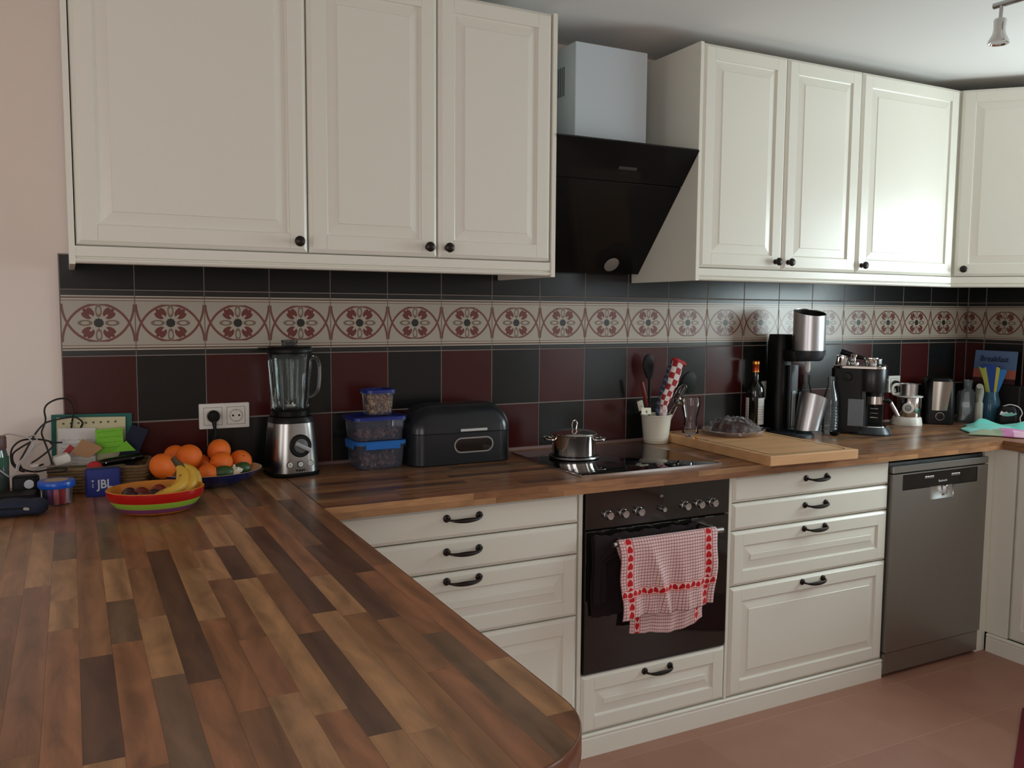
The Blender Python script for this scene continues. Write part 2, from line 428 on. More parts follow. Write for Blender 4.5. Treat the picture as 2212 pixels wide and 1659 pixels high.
# ------------------------------------------------------------------ cabinet fronts
PROF = [(0, -0.019), (0.0005, -0.009), (0.003, -0.0055), (0.0105, -0.0012), (0.0115, -0.0002), (0.0130, 0.0)]
PIN = [(0.052, 0.0), (0.0535, -0.0055), (0.0575, -0.0072), (0.0865, -0.0026), (0.0880, -0.0008)]
def prof(d, P):
    if d <= P[0][0]: return P[0][1]
    for (a, h0), (b, h1) in zip(P, P[1:]):
        if d <= b: return h0+(h1-h0)*(d-a)/(b-a)
    return P[-1][1]
def front_bm(w_, h_, framed=True):
    """a lacquered front as a carved height field: chamfered rim, stiles and rails with joint grooves, fielded panel. origin: lower left, face looks to -y at y=0"""
    P = PROF + (PIN if framed else [])
    offs = [p[0] for p in P]
    def axis(L, groove):
        a = list(offs)
        if groove and framed: a += [0.0515, 0.0508, 0.0522]
        a = sorted(set(round(v, 5) for v in a)); return a + [L/2] + [L-v for v in reversed(a)]
    xs = axis(w_, True); zs = axis(h_, False)
    bm = BM(); g = []
    for x in xs:
        col = []
        for z in zs:
            d = min(x, w_-x, z, h_-z); y = -prof(d, P)
            if framed:
                dz = min(z, h_-z); dx = min(x, w_-x)
                if abs(dx-0.0515) < 1e-4 and 0.012 < dz < 0.0521: y += 0.0012
            col.append(bm.verts.new((x, y, z)))
        g.append(col)
    nx, nz = len(xs), len(zs)
    for i in range(nx-1):
        for j in range(nz-1):
            a, b, c, d = g[i][j], g[i+1][j], g[i+1][j+1], g[i][j+1]
            lo = (i < nx/2-1) == (j < nz/2-1)
            if abs(xs[i+1]-xs[i]-(zs[j+1]-zs[j])) < 1e-6 and abs(min(xs[i], w_-xs[i+1])-min(zs[j], h_-zs[j+1])) < 1e-6:
                if lo: bm.faces.new((a, b, c)); bm.faces.new((a, c, d))
                else: bm.faces.new((a, b, d)); bm.faces.new((b, c, d))
            else: bm.faces.new((a, b, c, d))
    # back
    bk = [bm.verts.new((x, 0.0195, z)) for x, z in ((0, 0), (w_, 0), (w_, h_), (0, h_))]
    bm.faces.new(bk)
    def side(vs, b0, b1):
        bm.faces.new(vs+[b1, b0])
    side([g[i][0] for i in range(nx)], bk[0], bk[1]); side(g[-1][:], bk[1], bk[2])
    side([g[i][-1] for i in reversed(range(nx))], bk[2], bk[3]); side(g[0][::-1], bk[3], bk[0])
    return bm
def knob_bm():
    """turned bronze knob, axis along -y from the door face"""
    m = Matrix.Rotation(PI/2, 4, 'X')
    return lathe(BM(), [(0.0, 0.0), (0.0095, 0.0), (0.0095, 0.002), (0.0055, 0.004), (0.005, 0.010), (0.0075, 0.0135), (0.0135, 0.0165), (0.0152, 0.0205), (0.0140, 0.0250), (0.009, 0.0285), (0.0, 0.0295)], 20, mtx=m)
def handle_bm(L=0.104):
    """cast bow pull: two round roses, curved grip thicker in the middle"""
    bm = BM(); m = Matrix.Rotation(PI/2, 4, 'X')
    for s in (-1, 1):
        lathe(bm, [(0, 0), (0.0115, 0.0), (0.0115, 0.003), (0.0085, 0.0055), (0.0, 0.0065)], 14, cx=s*L/2, mtx=m)
    pts = [(-L/2, -0.003, 0), (-L/2, -0.014, -0.001), (-L/2+0.008, -0.0235, -0.0025), (-L/4, -0.0275, -0.0045), (0, -0.0285, -0.005), (L/4, -0.0275, -0.0045), (L/2-0.008, -0.0235, -0.0025), (L/2, -0.014, -0.001), (L/2, -0.003, 0)]
    pa = catmull(pts, 4); n = len(pa)
    rad = [0.0042+0.0034*math.exp(-((i/(n-1)-0.5)/0.16)**2)-0.0008*math.exp(-((abs(i/(n-1)-0.5)-0.27)/0.06)**2) for i in range(n)]
    tube(bm, pa, rad, 8); return bm
HANDLE_ME = obj('handle', handle_bm(), M_BRONZE); handle_me = HANDLE_ME.data; bpy.data.objects.remove(HANDLE_ME)
KNOB = obj('knob', knob_bm(), M_BRONZE); knob_me = KNOB.data; bpy.data.objects.remove(KNOB)

def wall_unit(x0, x1, yb, yf, z0, z1, knobx, label, group, panel=None):
    t = thing('wall_cabinet', label, 'cabinet', (x0, 0, z0), 0, group); W = x1-x0; H = z1-z0
    c = BM(); s = 0.0175
    box(c, 0.0008, s, yf+0.022, yb, 0, H); box(c, W-s, W-0.0008, yf+0.022, yb, 0, H)
    box(c, s, W-s, yf+0.022, yb, 0, s); box(c, s, W-s, yf+0.022, yb, H-s, H); box(c, s, W-s, yb-0.006, yb, s, H-s)
    obj('carcase', c, M_CARC, t, smooth=0)
    d = obj('door', front_bm(W-0.003, H-0.002), M_WHITE, t, (0.0015, yf, 0.001), smooth=0)
    link('knob', knob_me, None, d, (knobx-x0-0.0015, 0, 0.0305))
    return t
UB, UF, Z0, Z1 = -0.002, -0.4007, 1.605, 2.3965
gA = 'cream wall cabinets left of the hood'; gB = 'cream wall cabinets right of the hood'
wall_unit(-0.001, 0.596, UB, UF, Z0, Z1, 0.566, 'widest left-hand cream wall cabinet, knob at its lower right corner', gA)
wall_unit(0.596, 0.994, UB, UF, Z0, Z1, 0.960, 'middle cream wall cabinet left of the hood, knob at lower right', gA)
wall_unit(0.994, 1.392, UB, UF, Z0, Z1, 1.024, 'narrow cream wall cabinet touching the left of the hood, knob at lower left', gA)
wall_unit(2.008, 2.408, UB, UF, Z0, Z1, 2.372, 'first cream wall cabinet right of the hood, knob at lower right', gB)
wall_unit(2.408, 2.806, UB, UF, Z0, Z1, 2.437, 'middle narrow cream wall cabinet right of the hood, knob at lower left', gB)
wall_unit(2.806, 3.398, UB, UF, Z0, Z1, 2.836, 'wide cream wall cabinet catching the window light, knob at lower left', gB)
def panel(name, label, x0, x1, y0, y1, z0, z1):
    return props(boxo(name, M_WHITE, None, x0, x1, y0, y1, z0, z1, 0.001), label, 'panel')
panel('cover_panel', 'cream end panel at the far left of the wall cabinets, by the bare wall', -0.0165, -0.002, -0.401, -0.002, 1.556, 2.3965)
panel('cover_panel', 'cream end panel of the left wall cabinets, facing the hood', 1.3932, 1.4085, -0.401, -0.002, 1.556, 2.3965)
panel('cover_panel', 'tall cream end panel right of the hood, side of the right wall cabinets', 1.9915, 2.0068, -0.401, -0.002, 1.558, 2.3965)
# corner wall cabinet with a diagonal door
t = thing('corner_wall_cabinet', 'diagonal cream corner wall cabinet with one knob, right end of the wall cabinets', 'cabinet', (3.4, 0, Z0))
H = Z1-Z0; a = 0.40; DW = 0.405
q = 0.0155
poly = [(0.001, UB), (0.001, UF+0.02), (0.001+q, UF+0.012), (DW*0.7071-q+0.02, UF-DW*0.7071+q+0.02), (0.31, -0.684), (0.682, -0.684), (0.682, UB)]
obj('carcase', poly_prism(BM(), poly, 0, H), M_CARC, t, smooth=0)
d = obj('door', front_bm(DW, H-0.002), M_WHITE, t, (0.002, UF-0.004, 0.001), (0, 0, -PI/4), smooth=0)
link('knob', knob_me, None, d, (0.033, 0, 0.0305))
# light rails under the cabinets
RAILP = [(0.0, 0.0), (-0.006, 0.0), (-0.0125, 0.002), (-0.016, 0.007), (-0.016, 0.011), (-0.0095, 0.0135), (-0.0085, 0.0155), (-0.0145, 0.019), (-0.0145, 0.0445), (0.0, 0.0445)]
def rail(label, pts, z):
    """moulding swept along an open path with mitred corners; profile x = outwards"""
    bm = BM(); loops = []; n = len(pts)
    for i, (x, y) in enumerate(pts):
        d0 = Vector(pts[i])-Vector(pts[i-1]) if i else Vector(pts[1])-Vector(pts[0])
        d1 = Vector(pts[i+1])-Vector(pts[i]) if i < n-1 else d0
        d0, d1 = d0.normalized(), d1.normalized(); n0 = Vector((d0.y, -d0.x)); n1 = Vector((d1.y, -d1.x))
        nn = (n0+n1).normalized(); nn = nn/nn.dot(n0)
        loops.append([Vector((x-nn.x*px, y-nn.y*px, z+pz)) for px, pz in RAILP])
    rings(bm, loops)
    return props(obj('light_rail', bm, M_WHITE, smooth=30), label, 'moulding')
rail('cream moulded strip along the bottom of the left wall cabinets', [(-0.002, -0.384), (1.392, -0.384)], 1.5585)
rail('cream moulded strip under the right wall cabinets turning into the corner', [(2.0075, -0.384), (3.398, -0.384), (3.69, -0.676)], 1.5585)

# ------------------------------------------------------------------ cooker hood
hood = thing('cooker_hood', 'angled black glass cooker hood with a white square chimney', 'cooker hood', (1.70, 0, 1.597))
bm = BM(); box(bm, -0.150, 0.150, -0.28, -0.002, 0.32, 0.768, 0.002)
ch = obj('chimney', bm, mat('chimney_white', (188, 197, 202), 0.45), hood)
for k in range(5):
    boxo('vent_slot', M_BLACKM, ch, -0.1508, -0.1494, -0.205+0.012*k, -0.201+0.012*k, 0.60, 0.70)
def slanted(y0, z0, y1, z1, t): return None
bm = BM()   # body: wedge between wall and glass
L = [(-0.003, 0.005), (-0.045, 0.005), (-0.37, 0.385), (-0.30, 0.40), (-0.003, 0.40)]
rings(bm, [[Vector((x, y, z)) for y, z in L] for x in (-0.285, 0.285)]); obj('body', bm, M_BLACKM, hood)
gy0, gz0, gy1, gz1 = -0.04, 0.0, -0.40, 0.425
dirv = Vector((0, gy1-gy0, gz1-gz0)); GL = dirv.length; ang = math.atan2(gy0-gy1, gz1-gz0)
gm = Matrix.Translation((0, gy0, gz0)) @ Matrix.Rotation(ang, 4, 'X')
g1 = obj('glass_panel', xform(box(BM(), -0.2915, 0.2915, -0.010, 0.0, 0.0, GL*0.722, 0.001), gm), M_HOODGL, hood)
g2 = obj('glass_panel', xform(box(BM(), -0.2915, 0.2915, -0.010, 0.0, GL*0.728, GL, 0.001), gm), M_HOODGL, hood)
obj('intake_slot', xform(box(BM(), -0.285, 0.285, -0.004, 0.004, GL*0.70, GL*0.75), gm), M_BLACKM, hood)
for s in (-1, 1):
    bm = xform(lathe(BM(), [(0, 0), (0.031, 0), (0.031, 0.003), (0.024, 0.0045), (0.0, 0.004)], 24), gm @ Matrix.Translation((0.145*s, -0.0095, 0.045)) @ Matrix.Rotation(PI/2, 4, 'X'))
    obj('lamp', bm, mat('hood_lamp_lens', (150, 150, 148), 0.25, 0.2), hood)
obj('badge', xform(box(BM(), -0.01, 0.065, -0.0115, -0.0095, GL*0.815, GL*0.835, 0.0005), gm), mat('satin_badge', (90, 92, 94), 0.35, 0.8), hood)

# ------------------------------------------------------------------ base cabinets
LY = -0.6094
def base_unit(x0, x1, fronts, label, drawers=True, name='drawer_cabinet', z_base=0.08, ztop=0.8795, cat='cabinet'):
    t = thing(name, label, cat, (x0, 0, 0)); W = x1-x0
    c = BM(); s = 0.0175
    zb = z_base
    box(c, 0.0008, s, LY+0.021, -0.01, zb, ztop); box(c, W-s, W-0.0008, LY+0.021, -0.01, zb, ztop)
    box(c, s, W-s, LY+0.021, -0.01, zb, zb+s); box(c, s, W-s, -0.018, -0.01, zb+s, ztop); box(c, s, W-s, LY+0.021, LY+0.11, ztop-s, ztop)
    obj('carcase', c, M_CARC, t, smooth=0)
    for (z0, z1, fr) in fronts:
        d = obj('drawer', front_bm(W-0.004, z1-z0-0.003, fr), M_WHITE, t, (0.002, LY, z0+0.0015), smooth=0)
        hz = (z1-z0)/2+0.012 if not fr else (z1-z0-0.03 if z1-z0 < 0.3 else z1-z0-0.028)
        link('handle', handle_me, None, d, (W/2-0.002, 0, hz if not fr else z1-z0-0.026))
    return t
F4 = [(0.78, 0.8785, False), (0.68, 0.78, False), (0.48, 0.68, True), (0.08, 0.48, True)]
base_unit(0.587, 1.386, F4, 'cream four-drawer base cabinet left of the oven, partly behind the peninsula')
base_unit(2.011, 2.801, F4, 'cream four-drawer base cabinet between oven and dishwasher')
t = base_unit(1.388, 2.009, [], 'cream oven housing with a single drawer below the oven', name='oven_cabinet')
d = obj('drawer', front_bm(0.594, 0.194, True), M_WHITE, t, (0.0135, LY, 0.0815), smooth=0)
link('handle', handle_me, None, d, (0.300, 0, 0.168))
boxo('front_edge', M_WHITE, t, 0.0, 0.0125, LY+0.004, LY+0.0205, 0.08, 0.879, smooth=0)
boxo('front_edge', M_WHITE, t, 0.6095, 0.6205, LY+0.004, LY+0.0205, 0.08, 0.879, smooth=0)
# plinth
PLP = [(0.004, 0.0), (-0.012, 0.0), (-0.012, 0.060), (-0.0095, 0.063), (-0.0095, 0.066), (-0.013, 0.069), (-0.013, 0.073), (-0.009, 0.0775), (0.004, 0.0785)]
def plinth(label, pts):
    bm = BM(); loops = []; n = len(pts)
    for i, (x, y) in enumerate(pts):
        d0 = Vector(pts[i])-Vector(pts[i-1]) if i else Vector(pts[1])-Vector(pts[0])
        d1 = Vector(pts[i+1])-Vector(pts[i]) if i < n-1 else d0
        d0, d1 = d0.normalized(), d1.normalized(); n0 = Vector((d0.y, -d0.x)); n1 = Vector((d1.y, -d1.x))
        nn = (n0+n1).normalized(); nn = nn/nn.dot(n0)
        loops.append([Vector((x-nn.x*px, y-nn.y*px, pz)) for px, pz in PLP])
    rings(bm, loops); return props(obj('plinth', bm, M_WHITE, smooth=30), label, 'plinth')
plinth('cream moulded plinth under the oven and drawer cabinets', [(0.59, -0.597), (2.803, -0.597)])
plinth('cream moulded plinth under the cabinets along the right wall', [(3.452, -0.615), (3.452, -3.0)])
# corner filler and right-hand run
props(boxo('filler_panel', M_WHITE, None, 3.387, 3.449, -0.603, -0.585, 0.0, 0.879, 0.001), 'narrow cream filler panel between dishwasher and corner', 'panel')
props(boxo('filler_panel', M_WHITE, None, 3.45, 3.468, -0.70, -0.585, 0.08, 0.879, 0.001), 'narrow cream corner post at the start of the right-hand cabinets', 'panel')
for k, (y1, y0) in enumerate(((-0.702, -1.298), (-1.302, -2.098), (-2.102, -2.898))):
    t = thing('base_cabinet', ['cream base cabinet door next to the corner, right of the dishwasher', 'cream sink cabinet on the right wall, beyond the picture edge', 'last cream base cabinet on the right wall, beyond the picture edge'][k], 'cabinet', (3.469, y1, 0))
    W = y1-y0
    c = BM(); box(c, 0.002, 0.60, -W+0.0008, -0.0008, 0.08, 0.879); obj('carcase', c, M_CARC, t, smooth=0)
    d = obj('door', front_bm(W-0.004, 0.795), M_WHITE, t, (-0.0205, -0.002, 0.0815), (0, 0, -PI/2), smooth=0)
    link('knob', knob_me, None, d, (W-0.035 if k != 1 else 0.035, 0, 0.74))
# peninsula carcase (below the foreground worktop)
t = thing('peninsula_cabinet', 'cream cabinet block carrying the foreground peninsula worktop', 'cabinet', (0, 0, 0))
c = BM(); box(c, -0.55, 0.16, -1.70, -0.02, 0.08, 0.8795); box(c, -0.53, 0.14, -1.66, -0.03, 0.0, 0.08); obj('carcase', c, M_CARC, t, smooth=0)
for k in range(2):
    d = obj('back_panel', front_bm(0.52, 0.79), M_WHITE, t, (0.1805, -1.69+0.53*k, 0.085), (0, 0, PI/2), smooth=0)

# ------------------------------------------------------------------ worktops made of staves
WT = 0.918
PALS = {'L': (170, 128, 90), 'M': (148, 106, 73), 'D': (98, 69, 53), 'R': (150, 102, 71), 'O': (120, 93, 70), 'B': (134, 93, 65)}
def clip_poly(P, C):
    out = P
    for i in range(len(C)):
        a, b = C[i], C[(i+1) % len(C)]; inp = out; out = []
        if not inp: return []
        def ins(p): return (b[0]-a[0])*(p[1]-a[1])-(b[1]-a[1])*(p[0]-a[0]) >= -1e-9
        for k in range(len(inp)):
            p, q_ = inp[k-1], inp[k]
            if ins(p) != ins(q_):
                dx, dy = q_[0]-p[0], q_[1]-p[1]
                den = (b[0]-a[0])*dy-(b[1]-a[1])*dx
                t_ = ((b[1]-a[1])*(p[0]-a[0])-(b[0]-a[0])*(p[1]-a[1]))/den if abs(den) > 1e-12 else 0
                out.append((p[0]+dx*t_, p[1]+dy*t_))
            if ins(q_): out.append(q_)
    return out
def stave(parent, poly, col, along_y, z1=WT, th=0.0028, name='stave'):
    cx = sum(p[0] for p in poly)/len(poly); cy = sum(p[1] for p in poly)/len(poly)
    if along_y: loc = [((p[1]-cy), -(p[0]-cx)) for p in poly]; rz = PI/2
    else: loc = [(p[0]-cx, p[1]-cy) for p in poly]; rz = 0
    o = obj(name, poly_prism(BM(), loc, -th, 0), M_STAVE, parent, (cx, cy, z1), (0, 0, rz), smooth=0)
    j = random.uniform(0.93, 1.07); c = lin(PALS[col]); o.color = (c[0]*j, c[1]*j, c[2]*j*random.uniform(0.95, 1.05), 1)
    return o
def seq(): return random.choice('LLMMMMRRBBBDDO')
GAP = 0.00012
# peninsula
pen = thing('peninsula_worktop', 'wood-stave peninsula worktop with rounded corner in the foreground', 'worktop', (0, 0, 0))
PX0, PX1, PY0, PY1, PR = -0.795, 0.567, -2.052, -0.002, 0.15
corner = [(PX0, PY1), (PX0, PY0)] + [(PX1-PR+PR*math.cos(a_), PY0+PR+PR*math.sin(a_)) for a_ in [(-PI/2)+PI/2*i/14 for i in range(15)]] + [(PX1, PY1)]
inner = [(x-(0.0022 if x > 0.3 else 0), y) for x, y in corner]
def shrink(P, e): 
    cx, cy = PX1-PR, PY0+PR; out = []
    for x, y in P:
        if x > cx and y < cy:
            v = Vector((x-cx, y-cy)); v = v.normalized()*(PR-e); out.append((cx+v.x, cy+v.y))
        else: out.append((min(x, PX1-e), max(y, PY0+e)))
    return out
top_outline = shrink(corner, 0.003)
# core with small rounded rim
bm = BM(); loops = []
for z, e in ((0.880, 0.001), (0.882, 0.0), (0.9155, 0.0), (0.9172, 0.0008), (0.9178, 0.0026)):
    loops.append([Vector((x, y, z)) for x, y in shrink(corner, e)])
rings(bm, loops, True, False)
loops = [[Vector((x, y, 0.9178)) for x, y in shrink(corner, 0.0026)], [Vector((x, y, 0.9150)) for x, y in shrink(corner, 0.0032)]]
rings(bm, loops, False, True)
obj('edge_band', bm, mat('worktop_edge_band', (112, 70, 50), 0.22, vary=0.12, vscale=6), pen)
J = {-2: [(-1.095, 'M'), (-1.6, 'B')], -1: [(-0.602, 'M'), (-1.054, 'L'), (-1.75, 'B')],
     0: [(-0.30, 'B'), (-0.637, 'R'), (-0.879, 'O'), (-1.16, 'L'), (-1.32, 'L'), (-1.95, 'R')],
     1: [(-0.522, 'R'), (-0.895, 'B'), (-1.465, 'M'), (-1.804, 'D'), (-2.05, 'L')],
     2: [(-0.562, 'B'), (-0.916, 'O'), (-1.205, 'L'), (-1.423, 'O'), (-1.842, 'R')],
     3: [(-0.60, 'R'), (-1.011, 'R'), (-1.32, 'M'), (-1.587, 'L'), (-2.05, 'O')],
     4: [(-0.50, 'L'), (-0.889, 'M'), (-1.628, 'D'), (-2.05, 'R')],
     5: [(-0.65, 'R'), (-1.059, 'M'), (-1.376, 'L'), (-1.749, 'R'), (-2.05, 'B')],
     6: [(-0.48, 'L'), (-0.927, 'B'), (-1.156, 'L'), (-1.495, 'B'), (-1.72, 'R'), (-2.05, 'L')],
     7: [(-0.60, 'O'), (-0.915, 'L'), (-1.174, 'D'), (-1.80, 'L'), (-2.05, 'R')],
     8: [(-0.609, 'M'), (-1.16, 'L'), (-1.51, 'B'), (-1.885, 'D'), (-2.05, 'L')],
     9: [(-0.42, 'L'), (-0.77, 'M'), (-1.426, 'D'), (-1.9, 'L'), (-2.05, 'L')],
     10: [(-0.55, 'O'), (-1.218, 'R'), (-1.457, 'L'), (-2.05, 'M')],
     11: [(-0.36, 'M'), (-0.994, 'B'), (-1.503, 'D'), (-1.74, 'M'), (-2.05, 'R')],
     12: [(-0.50, 'L'), (-1.232, 'D'), (-1.60, 'R'), (-2.05, 'O')],
     13: [(-0.70, 'R'), (-1.20, 'B'), (-1.74, 'R'), (-1.936, 'L'), (-2.05, 'B')]}
SW = 0.0451
for s in range(-16, 15):
    x0 = -0.068+SW*s; x1 = x0+SW; y = PY1; lst = list(J.get(s, []))
    if x1 < PX0: continue
    while y > PY0:
        if lst: yn, c = lst.pop(0)
        else: yn, c = y-random.uniform(0.16, 0.5), seq()
        yn = max(yn, PY0)
        if yn-PY0 < 0.06: yn = PY0
        P = clip_poly([(x0+GAP, yn+GAP), (x1-GAP, yn+GAP), (x1-GAP, y-GAP), (x0+GAP, y-GAP)], top_outline)
        if len(P) > 2: stave(pen, P, c, True)
        y = yn
# back run
run = thing('back_worktop', 'long wood-stave worktop along the tiled wall, hob set into it', 'worktop', (0, 0, 0))
BX0, BX1, BF = 0.5676, 4.080, -0.645
bm = BM(); box(bm, BX0-0.0005, 3.4385, BF+0.0025, -0.003, 0.880, 0.9152); box(bm, 3.4385, BX1, BF+0.0025, -0.003, 0.880, 0.9152); obj('core', bm, M_CORE, run, smooth=0)
hobr = (1.412, 1.988, -0.574, -0.076)
r = 0; y1 = -0.003
while y1 > BF+1e-4:
    y0 = max(y1-SW, BF); x = BX0
    while x < BX1:
        xn = min(x+random.uniform(0.18, 0.55), BX1)
        if BX1-xn < 0.08: xn = BX1
        c = random.choice('BBDDRMOOMB')
        stave(run, [(x+GAP, y0+GAP), (xn-GAP, y0+GAP), (xn-GAP, y1-GAP), (x+GAP, y1-GAP)], c, False)
        x = xn
    y1 = y0; r += 1
def edge_staves(parent, a0, a1, pos, axis):
    for (z0, z1) in ((0.8805, 0.8990), (0.8990, 0.9176)):
        x = a0
        while x < a1:
            xn = min(x+random.uniform(0.2, 0.45), a1)
            if a1-xn < 0.08: xn = a1
            c = random.choice('LLLMMLBB')
            L_ = (xn-x)/2-GAP; h_ = (z1-z0)/2-GAP
            o = boxo('edge_stave', M_STAVE, parent, -L_, L_, -0.0012, 0.0018, -h_, h_, smooth=0)
            k = lin(PALS[c]); o.color = (*k, 1)
            if axis == 'x': o.location = ((x+xn)/2, pos+0.0012, (z0+z1)/2)
            else: o.location = (pos+0.0012, -(x+xn)/2, (z0+z1)/2); o.rotation_euler = (0, 0, -PI/2)
            x = xn
edge_staves(run, BX0, 3.4385, BF, 'x')
rw = thing('right_worktop', 'wood-stave worktop along the right wall, meeting the long one at the corner', 'worktop', (0, 0, 0))
boxo('core', M_CORE, rw, 3.4415, 4.080, -2.95, BF-0.0005, 0.880, 0.9152, smooth=0)
x0 = 3.439
while x0 < 4.08:
    x1 = min(x0+SW, 4.080); y = BF-0.0005
    while y > -2.95:
        yn = max(y-random.uniform(0.2, 0.55), -2.95)
        stave(rw, [(x0+GAP, yn+GAP), (x1-GAP, yn+GAP), (x1-GAP, y-GAP), (x0+GAP, y-GAP)], random.choice('BMRBOM'), True); y = yn
    x0 = x1
edge_staves(rw, -BF, 2.95, 3.439, 'y')
# ------------------------------------------------------------------ hob, oven, dishwasher
def at(px, py, y):
    """the point of the room seen at a measured spot of the picture, on the plane y"""
    d = fw + r2*((px-1106)/1858.11) + u2*((829.5-py)/1858.11)
    return CAM + d*((y-CAM.y)/d.y)
hob = thing('hob', 'black glass induction hob with thin steel frame set in the worktop', 'hob', (1.70, -0.325, WT))
hx, hy = (hobr[1]-hobr[0])/2, (hobr[3]-hobr[2])/2
obj('glass', loft(BM(), [(0.0002, hx-0.004, hy-0.004, 0.006), (0.0042, hx-0.004, hy-0.004, 0.006), (0.0048, hx-0.006, hy-0.006, 0.005)]), M_BLACKGL, hob)
bm = BM(); box(bm, -hx, hx, -hy, -hy+0.004, 0.0002, 0.0040); box(bm, -hx, hx, hy-0.004, hy, 0.0002, 0.0040); box(bm, -hx, -hx+0.004, -hy+0.004, hy-0.004, 0.0002, 0.0040); box(bm, hx-0.004, hx, -hy+0.004, hy-0.004, 0.0002, 0.0040)
obj('frame', bm, M_CHROME, hob, smooth=0)
for (x, y, r_) in ((-0.145, 0.11, 0.075), (0.145, 0.11, 0.10), (-0.145, -0.12, 0.10), (0.145, -0.12, 0.075)):
    bm = BM(); rings(bm, [[Vector((x+k*math.cos(a), y+k*math.sin(a), 0.00495)) for a in [2*PI*i/48 for i in range(48)]] for k in (r_, r_+0.0012)], False, False)
    obj('zone_ring', bm, mat('hob_print', (60, 60, 62), 0.3), hob)

ov = thing('oven', 'built-in black glass oven with a row of steel knobs and a bar handle', 'oven', (1.6985, -0.60, 0))
hw = 0.2905
boxo('body', M_BLACKM, ov, -hw+0.003, hw-0.003, 0.003, 0.52, 0.284, 0.858, smooth=0)
boxo('control_panel', M_OVENGL, ov, -hw, hw, -0.0135, 0.0025, 0.7545, 0.874, 0.0015)
dr = boxo('door', M_OVENGL, ov, -hw, hw, -0.0135, 0.0025, 0.2855, 0.7485, 0.0015)
boxo('lower_trim', M_DARKGR, ov, -hw, hw, -0.010, 0.002, 0.2785, 0.2848, 0.001)
for k, x in enumerate((1.489, 1.548, 1.609, 1.701, 1.798, 1.857, 1.915)):
    r_ = 0.0145 if k != 3 else 0.0095
    m = Matrix.Translation((x-1.6985, -0.0135, 0.797)) @ Matrix.Rotation(PI/2, 4, 'X')
    kn = obj('knob', lathe(BM(), [(0, 0), (r_*1.05, 0), (r_*1.05, 0.003), (r_*0.92, 0.005), (r_*0.88, 0.019), (r_*0.8, 0.021), (0, 0.0205)], 24, mtx=m), M_STEEL, ov)
dg = mat('display_glow', (150, 165, 165), 0.3)
text('clock_digits', '00', 0.013, dg, ov, (1.701-1.6985, -0.0137, 0.838), (PI/2, 0, 0))
hb = obj('handle', tube(BM(), [(1.480-1.6985, -0.062, 0.712), (1.922-1.6985, -0.062, 0.712)], 0.0085, 16), M_STEEL, dr)
for x in (1.515, 1.890):
    obj('handle_post', tube(BM(), [(x-1.6985, -0.0135, 0.722), (x-1.6985, -0.040, 0.722), (x-1.6985, -0.060, 0.713)], 0.006, 10), M_STEEL, dr)

# tea towels
def heart(u, v):  # <0 inside, unit size
    a = u*u+v*v-1
    return a*a*a - u*u*v*v*v
def towel_fn(x, y, z):
    g = (226, 196, 194); ln = (128, 58, 66); rd = (188, 22, 30)
    c = mixc((x*0) > 1, g, g)
    l1 = (xmod(x, 0.0105) < 0.0019); l2 = (xmod(y, 0.0100) < 0.0017)
    c = mixc(l1, c, (168, 110, 116)); c = mixc(l2, c, ln)
    def col(u0, c):
        du = xabs(x-u0)
        c = mixc(du < 0.0135, c, (222, 178, 176)); c = mixc((du < 0.0150)*(du > 0.0130), c, rd)
        h = heart((x-u0)/0.0095, (xmod(y, 0.026)-0.0145)/(-0.0105))
        return mixc(h < 0, c, rd)
    c = col(0.036, c); c = col(0.352, c)
    for v0 in (0.080, 0.60):
        dv = xabs(y-v0)
        c = mixc(dv < 0.0130, c, (222, 186, 182)); c = mixc((dv < 0.0140)*(dv > 0.0120), c, rd)
        h = heart((xmod(x, 0.0215)-0.0108)/0.0085, (y-v0-0.001)/(-0.0085))
        c = mixc((h < 0)*(dv < 0.0125), c, rd)
    return c
M_TOWEL = pattern_mat('heart_check_cotton', towel_fn, 0.95, 'UV', spec=0.1, sheen=0.2)
def cloth(name, m, path, xr, wob, nx=46, nt=80, parent=None, th=0.0018):
    """path: list of (y,z) laid by arc length; xr(t)->(x0,x1); wob(s,t)->(dx,dy,dz)"""
    P = catmull([(0, y, z) for y, z in path], 8); L = [0]
    for a, b in zip(P, P[1:]): L.append(L[-1]+(b-a).length)
    bm = BM(); uv = bm.loops.layers.uv.new('UVMap'); V = []; K = []
    def pt(d):
        for i in range(len(P)-1):
            if d <= L[i+1] or i == len(P)-2:
                f = (d-L[i])/max(L[i+1]-L[i], 1e-9); return P[i].lerp(P[i+1], f)
    for j in range(nt+1):
        t = j/nt; d = L[-1]*t; p = pt(d); x0, x1 = xr(t); row = []; kr = []
        for i in range(nx+1):
            s = i/nx; w_ = wob(s, t, L[-1])
            row.append(bm.verts.new((x0+(x1-x0)*s+w_[0], p.y+w_[1], p.z+w_[2]))); kr.append((s, d))
        V.append(row); K.append(kr)
    W = abs(xr(0.0)[1]-xr(0.0)[0])
    for j in range(nt):
        for i in range(nx):
            f = bm.faces.new((V[j][i], V[j][i+1], V[j+1][i+1], V[j+1][i]))
            for lp, (a, b) in zip(f.loops, ((j, i), (j, i+1), (j+1, i+1), (j+1, i))):
                lp[uv].uv = (K[a][b][0]*0.39, K[a][b][1])
    me = bpy.data.meshes.new(name); bm.to_mesh(me); bm.free(); me.polygons.foreach_set('use_smooth', [True]*len(me.polygons))
    o = link(name, me, m, parent); md = o.modifiers.new('thickness', 'SOLIDIFY'); md.thickness = th; md.offset = 0
    return o
